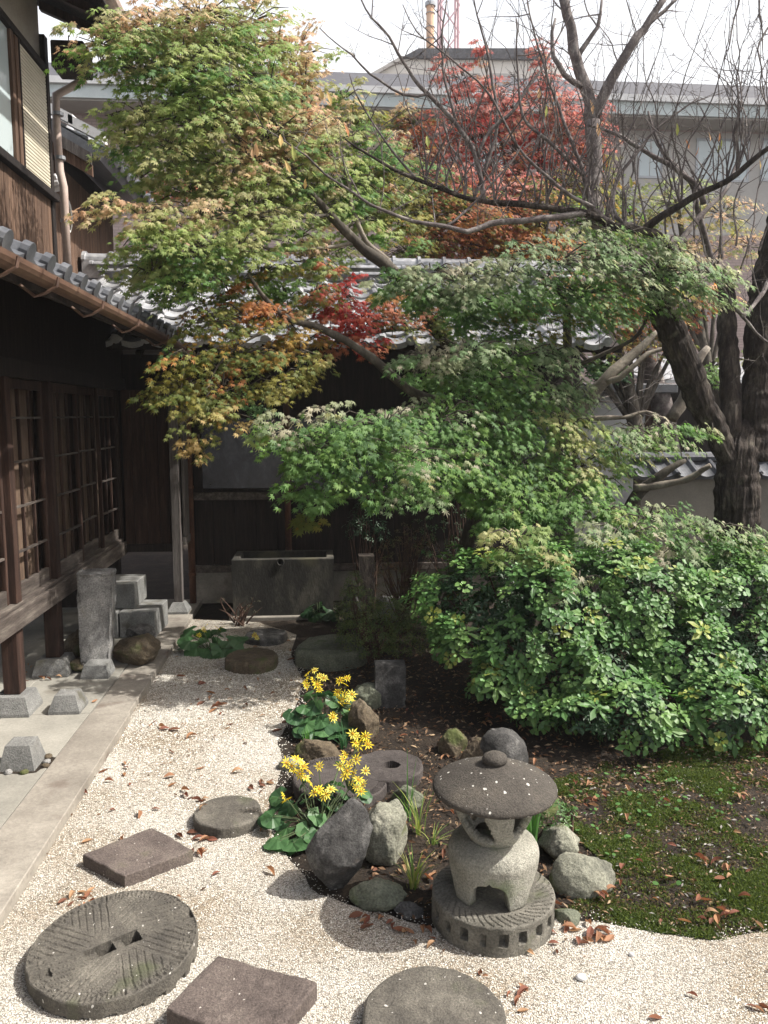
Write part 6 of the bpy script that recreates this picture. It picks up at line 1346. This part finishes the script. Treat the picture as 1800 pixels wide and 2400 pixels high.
fl2 = [(665,1455,.1,0),(680,1448,.1,0),(690,1460,.1,0),(675,1470,.1,0),(700,1465,.1,0),(660,1470,.1,0),(685,1478,.08,0),(662,1480,.08,0),(690,1490,.08,0),(735,1470,.1,1),(750,1465,.1,1),(745,1478,.1,1),(730,1495,.1,1),(745,1500,.1,1),(755,1510,.08,1),(740,1510,.08,1),(760,1500,.1,1),(765,1515,.08,1),(728,1505,.1,1),(750,1520,.06,1),(735,1520,.06,1),(760,1530,.05,1),(720,1550,-.05,2),(718,1545,-.05,2)]
leopard('leopard plant with yellow flowers halfway along the gravel edge', lv2, fl2, b2, 0.13, 0.060)
b3 = g(460,1415)
lv3 = [(410,1385,.05,1.1),(425,1400,0,1.2),(450,1380,.1,1.1),(470,1390,.05,1.2),(495,1385,.05,1.2),(515,1375,.1,1.0),(480,1405,-.05,1.1),(440,1365,.2,1.0),(505,1400,-.05,1.0),(415,1360,.2,.9),(470,1360,.2,.9),(455,1408,-.05,1.0)]
leopard('leopard plant with few yellow flowers beside the kerb near the tub', lv3, [(430,1372,-.05,0),(440,1360,0,0),(470,1357,.05,1),(480,1355,.05,1),(555,1378,.0,2),(550,1372,.0,2),(445,1352,.05,0)], b3, 0.16, 0.055)
b4 = g(690,1342)
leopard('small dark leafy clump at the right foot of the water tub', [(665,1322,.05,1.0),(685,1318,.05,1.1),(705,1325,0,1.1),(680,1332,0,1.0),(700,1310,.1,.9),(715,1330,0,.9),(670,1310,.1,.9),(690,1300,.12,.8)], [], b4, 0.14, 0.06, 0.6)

# ---------------------------------------------------------------- grass tufts
def tuft(label, base, n, ln, spread, cols, wd=0.006):
    t = root('grass_tuft', base, label, 'grass')
    for i in range(n):
        a = rr.uniform(0,6.283); l_ = ln*rr.uniform(0.6,1.15); s_ = spread*rr.uniform(0.3,1.2); d = Vector((math.cos(a), math.sin(a), 0)); sd = Vector((-d.y, d.x, 0)); b = Vector(base) + d*rr.uniform(0,0.03)
        V, C = [], []
        for k in range(5):
            q = k/4; p = b + d*(s_*q*q) + Vector((0,0,l_*(q - 0.35*(s_/max(ln,.01))*q*q))); w_ = wd*(1-q**2*0.95); V += [p - sd*w_, p + sd*w_]
        o = obj('blade', V, [(2*k,2*k+1,2*k+3,2*k+2) for k in range(4)], M['moss'], t)
        c_ = cols[rr.randrange(len(cols))]; at_ = o.data.attributes.new('Col','FLOAT_COLOR','POINT'); at_.data.foreach_set('color', np.tile((*c_,1),10).astype(np.float32))
GR, YG = [(0.07,0.17,0.04),(0.10,0.22,0.06)], [(0.22,0.26,0.07),(0.30,0.31,0.12),(0.12,0.20,0.05)]
tuft('green grass blades between the flowering clumps', g(668,1622), 14, 0.16, 0.05, GR)
tuft('dark grass blades at the right of the farther flowering clump', g(745,1615), 12, 0.16, 0.09, [(0.04,0.10,0.04)])
tuft('upright green blades behind the right side of the lantern', g(1148,1830), 12, 0.30, 0.06, GR, 0.008)
tuft('yellowish spreading grass left of the lantern legs', g(893,1915), 34, 0.16, 0.12, YG, 0.004)
tuft('sparse tall yellow-green blades left of the lantern hat', g(905,1800), 16, 0.26, 0.14, YG, 0.004)
tuft('single tall blades standing left of the hat', g(880,1770), 5, 0.32, 0.06, GR, 0.004)
tuft('pale drooping grass left of the lantern shoulder', g(935,1825), 14, 0.10, 0.12, YG, 0.003)

# ---------------------------------------------------------------- moss, clover, litter, fallen leaves
MOSS = [(p.x, p.y) for p in ground_line([(1195,1690),(1290,1650),(1480,1615),(1659,1610),(2300,1590),(2380,2000),(1659,2018),(1540,2034),(1400,2014),(1290,1990),(1225,1965),(1240,1945),(1320,1900),(1300,1860),(1230,1800)])]
def scatter_poly(poly, n):
    pa = np.array(poly); mn, mx = pa.min(0), pa.max(0); P = mn + (mx-mn)*R.random((n,2)); c = np.zeros(n, bool); j = len(pa)-1
    for i in range(len(pa)):
        xi, yi = pa[i]; xj, yj = pa[j]; c ^= ((yi > P[:,1]) != (yj > P[:,1])) & (P[:,0] < (xj-xi)*(P[:,1]-yi)/((yj-yi) or 1e-9)+xi); j = i
    return P[c]
def moss():
    P = scatter_poly(MOSS, 480000)
    nv = np.array([noise.noise(Vector((p[0]*3.1,p[1]*3.1,0))) + 0.6*noise.noise(Vector((p[0]*9,p[1]*9,4))) for p in P])
    f = 0.22 - 0.26*np.clip((P[:,1]-3.0)/0.9,0,1) + 0.2*np.exp(-((P[:,0]-1.2)**2+(P[:,1]-3.0)**2)/0.09)
    k = nv + f + R.normal(0,0.24,len(P)) > 0.12; P, nv = P[k], nv[k]; n = len(P)
    h = (0.005 + 0.006*R.random(n)) * (1 + 0.8*np.clip(nv,0,1)); a = R.random(n)*6.283; w_ = 0.004 + 0.005*R.random(n); lean = R.normal(0,0.7,(n,2))
    dx, dy = np.cos(a)*w_, np.sin(a)*w_
    z0 = np.clip(nv,0,1)*0.012
    V = np.stack([np.stack([P[:,0]-dx,P[:,1]-dy,z0],1), np.stack([P[:,0]+dx,P[:,1]+dy,z0],1), np.stack([P[:,0]+lean[:,0]*h,P[:,1]+lean[:,1]*h,z0+h],1)],1)
    pal = np.array([(0.075,0.105,0.026),(0.100,0.130,0.030),(0.055,0.080,0.026),(0.115,0.095,0.045),(0.070,0.055,0.030)])
    C = pal[np.clip((R.random(n)*3 + (nv < 0.05)*R.random(n)*2.2).astype(int),0,4)]*(0.75+0.5*R.random((n,1)))
    return V.reshape(-1,3), np.arange(n*3).reshape(-1,3), np.repeat(C,3,0)
V, F, C = moss(); big_mesh('moss', V, F, C, M['moss'], kind='stuff', label='low green moss carpet on the brown soil at right', cat='moss')
def disc_leaf():
    V = [(0,0,0.02)] + [(0.5*math.cos(a),0.5*math.sin(a),0) for a in [2*math.pi*k/8 for k in range(8)]]; return np.array(V), np.array([(0,1+k,1+(k+1) % 8) for k in range(8)])
P2 = scatter_poly(MOSS, 900); k = np.array([noise.noise(Vector((p[0]*2,p[1]*2,9))) for p in P2]) > 0.02; P2 = P2[k & (P2[:,1] > 3.0)]; n_ = len(P2)
V, F, C = stamp(disc_leaf(), np.concatenate([P2, 0.02+0.02*R.random((n_,1))],1), R.normal(size=(n_,3))*[1,1,0.15], np.array([0,-0.25,1])+R.normal(0,0.3,(n_,3)), 0.012+0.016*R.random(n_), np.array([(0.08,0.17,0.05)])*(0.7+0.6*R.random((n_,1))))
big_mesh('clover', V, F, C, M['moss'], kind='stuff', label='tiny round clover leaves scattered over the mossy soil', cat='clover')
SOIL = [(p.x, p.y) for p in ground_line([(655,1440),(800,1380),(1000,1370),(1300,1400),(1900,1500),(1900,1700),(1300,1700),(1230,1790),(1310,1900),(1200,1990),(950,2000),(800,1965),(800,1800),(620,1800),(640,1560)])]
P3 = scatter_poly(SOIL + [], 20000); n_ = len(P3)
LP = np.array([(0.10,0.055,0.03),(0.16,0.09,0.05),(0.07,0.045,0.03),(0.24,0.15,0.09),(0.30,0.22,0.14)])
V, F, C = stamp(OVALQ, np.concatenate([P3, 0.004+0.012*R.random((n_,1))],1), R.normal(size=(n_,3))*[1,1,0.2], np.array([0,0,1])+R.normal(0,0.5,(n_,3)), 0.012+0.035*R.random(n_)**2, LP[R.integers(0,5,n_)]*(0.6+0.7*R.random((n_,1))))
big_mesh('leaf_litter', V, F, C, M['dry_leaf'], kind='stuff', label='dark brown leaf litter on the soil around rocks and bush', cat='leaf litter')
P5 = scatter_poly(MOSS, 9000); n_ = len(P5)
V, F, C = stamp(OVALQ, np.concatenate([P5, 0.006+0.012*R.random((n_,1))],1), R.normal(size=(n_,3))*[1,1,0.25], np.array([0,0,1])+R.normal(0,0.6,(n_,3)), 0.008+0.026*R.random(n_)**2.5, np.concatenate([LP,[(0.32,0.30,0.27),(0.22,0.21,0.19)]])[R.integers(0,7,n_)]*(0.6+0.7*R.random((n_,1))))
big_mesh('moss_litter', V, F, C, M['dry_leaf'], kind='stuff', label='brown and grey crumbs lying in the moss at right', cat='leaf litter')
V4 = scatter_poly([p[:2] for p in gp], 16000); V4 = V4[(V4[:,1] > 2.1)]; n_ = len(V4)
keep = R.random(n_) < np.clip((V4[:,1]-3.4)/2.5,0.03,1); V4 = V4[keep]; n_ = len(V4)
V, F, C = stamp(OVALQ, np.concatenate([V4, 0.010+0.006*R.random((n_,1))],1), R.normal(size=(n_,3))*[1,1,0.15], np.array([0,0,1])+R.normal(0,0.4,(n_,3)), 0.010+0.022*R.random(n_)**2, LP[R.integers(0,4,n_)]*(0.7+0.7*R.random((n_,1))))
big_mesh('gravel_litter', V, F, C, M['dry_leaf'], kind='stuff', label='small brown leaf crumbs strewn over the gravel', cat='leaf litter')
def curled(c1, c2, tw_):
    V = []
    for t in np.linspace(0,1,7):
        w_ = 0.24*math.sin(math.pi*min(1,t*0.98+0.02))**0.8; zc = c1*math.sin(math.pi*t)
        for s_ in (-1,0,1): V.append((s_*w_*(1-0.3*abs(c2)) + tw_*t*t, t-0.5, zc + abs(s_)*w_*c2 + s_*tw_*0.3*t))
    F = [(i*3+j, i*3+j+1, i*3+j+4, i*3+j+3) for i in range(6) for j in range(2)]
    return V, F
FC = [(0.22,0.10,0.06),(0.30,0.16,0.085),(0.18,0.075,0.05),(0.34,0.21,0.12),(0.15,0.07,0.045),(0.31,0.17,0.10)]
FM = []
for i in range(12):
    V, F = curled(rr.uniform(-0.12,0.22), rr.uniform(0.3,1.2), rr.uniform(-0.2,0.2)); me = bpy.data.meshes.new('fallen_leaf'); me.from_pydata(V, [], F)
    a = me.attributes.new('Col','FLOAT_COLOR','POINT'); a.data.foreach_set('color', np.tile((*FC[i % 6],1), len(V)).astype(np.float32)); me.materials.append(M['dry_leaf']); me.update(); FM.append(me)
def fallen(u, v, label, group, z=0.0, size=0.065):
    p = g(u, v, z); s_ = size*rr.uniform(0.45,1.05)
    inst('fallen_leaf', FM[rr.randrange(12)], (p.x,p.y,z+0.012), rot=(rr.gauss(0,0.2),rr.gauss(0,0.3),rr.uniform(0,6.28)), scale=(s_,s_,s_), label=label, cat='leaf', group=group)
def spread(n, u0, u1, v0, v1, label, group, z=0.0, size=0.065, ok=None):
    k = 0; cl = [(rr.uniform(u0,u1), rr.uniform(v0,v1)) for _ in range(max(2, n//6))]
    while k < n:
        u, v = rr.uniform(u0,u1), rr.uniform(v0,v1)
        if rr.random() < 0.65: q_ = cl[rr.randrange(len(cl))]; u, v = q_[0]+rr.gauss(0,26), q_[1]+rr.gauss(0,13)
        p = g(u, v, z)
        if ok and not ok(p): continue
        fallen(u, v, label, group, z, size); k += 1
ing = lambda p: in_poly(p.x, p.y, gp)
gl1, gl2, gl3, gl4 = ('curled brown fallen leaf lying on the pale gravel path','fallen leaves on the gravel'), ('brown fallen leaf lying on the mossy ground at right','fallen leaves on the moss'), ('dry brown fallen leaf on the dark soil among rocks','fallen leaves on the soil'), ('small brown leaf lying on the concrete apron','fallen leaves on the concrete')
spread(34, 300,640,1440,1600, *gl1, size=0.075, ok=ing); spread(30, 180,640,1600,1760, *gl1, ok=ing); spread(22, 150,620,1760,1900, *gl1, ok=ing); spread(17, 100,1000,1900,2200, *gl1, size=0.05, ok=ing)
spread(18, 780,960,1950,2030, *gl1, size=0.06, ok=ing); spread(20, 1180,1320,1985,2040, *gl1, size=0.065, ok=ing); spread(18, 1000,1650,2040,2210, *gl1, size=0.05, ok=ing); spread(10, 420,640,1370,1440, *gl1, size=0.07, ok=ing)
spread(62, 1215,1659,1665,2010, *gl2, size=0.062, ok=lambda p: in_poly(p.x,p.y,MOSS), z=0.012)
spread(62, 780,1210,1560,1960, *gl3, size=0.06, ok=lambda p: in_poly(p.x,p.y,SOIL)); spread(20, 800,1300,1440,1620, *gl3, size=0.065, ok=lambda p: in_poly(p.x,p.y,SOIL))
spread(16, 20,380,1420,1900, *gl4, z=AZ, size=0.05, ok=lambda p: p.x < -1.32)
fallen(440,1750,'single orange fallen leaf on the plain round stone disc','fallen leaf on stone',0.062,0.06)
p = g(1255,2118); rock('white_pebble', (p.x,p.y,0.012), (0.020,0.016,0.014), 81, M['plaster'], 'bright white pebble on the gravel right of the lantern', 'pebble', sub=2)
p = g(1318,2090); rock('white_pebble', (p.x+0.1,p.y+0.05,0.010), (0.012,0.010,0.010), 82, M['plaster'], 'smaller white pebble farther right on the gravel', 'pebble', sub=2)

# ================================================================= thin haze added to give the background a pale veil
hm = bpy.data.materials.new('haze'); hm.use_nodes = True
hn, hl = hm.node_tree.nodes, hm.node_tree.links
hn.remove(hn['Principled BSDF']); pv = hn.new('ShaderNodeVolumePrincipled'); pv.inputs['Color'].default_value = (0.96,0.97,1,1)
pv.inputs['Density'].default_value = 0.0012; pv.inputs['Anisotropy'].default_value = 0.2
hl.new(pv.outputs[0], hn['Material Output'].inputs['Volume'])
MB().box((-420,-220,-1.0),(420,620,27.5)).build('haze', hm, kind='stuff')
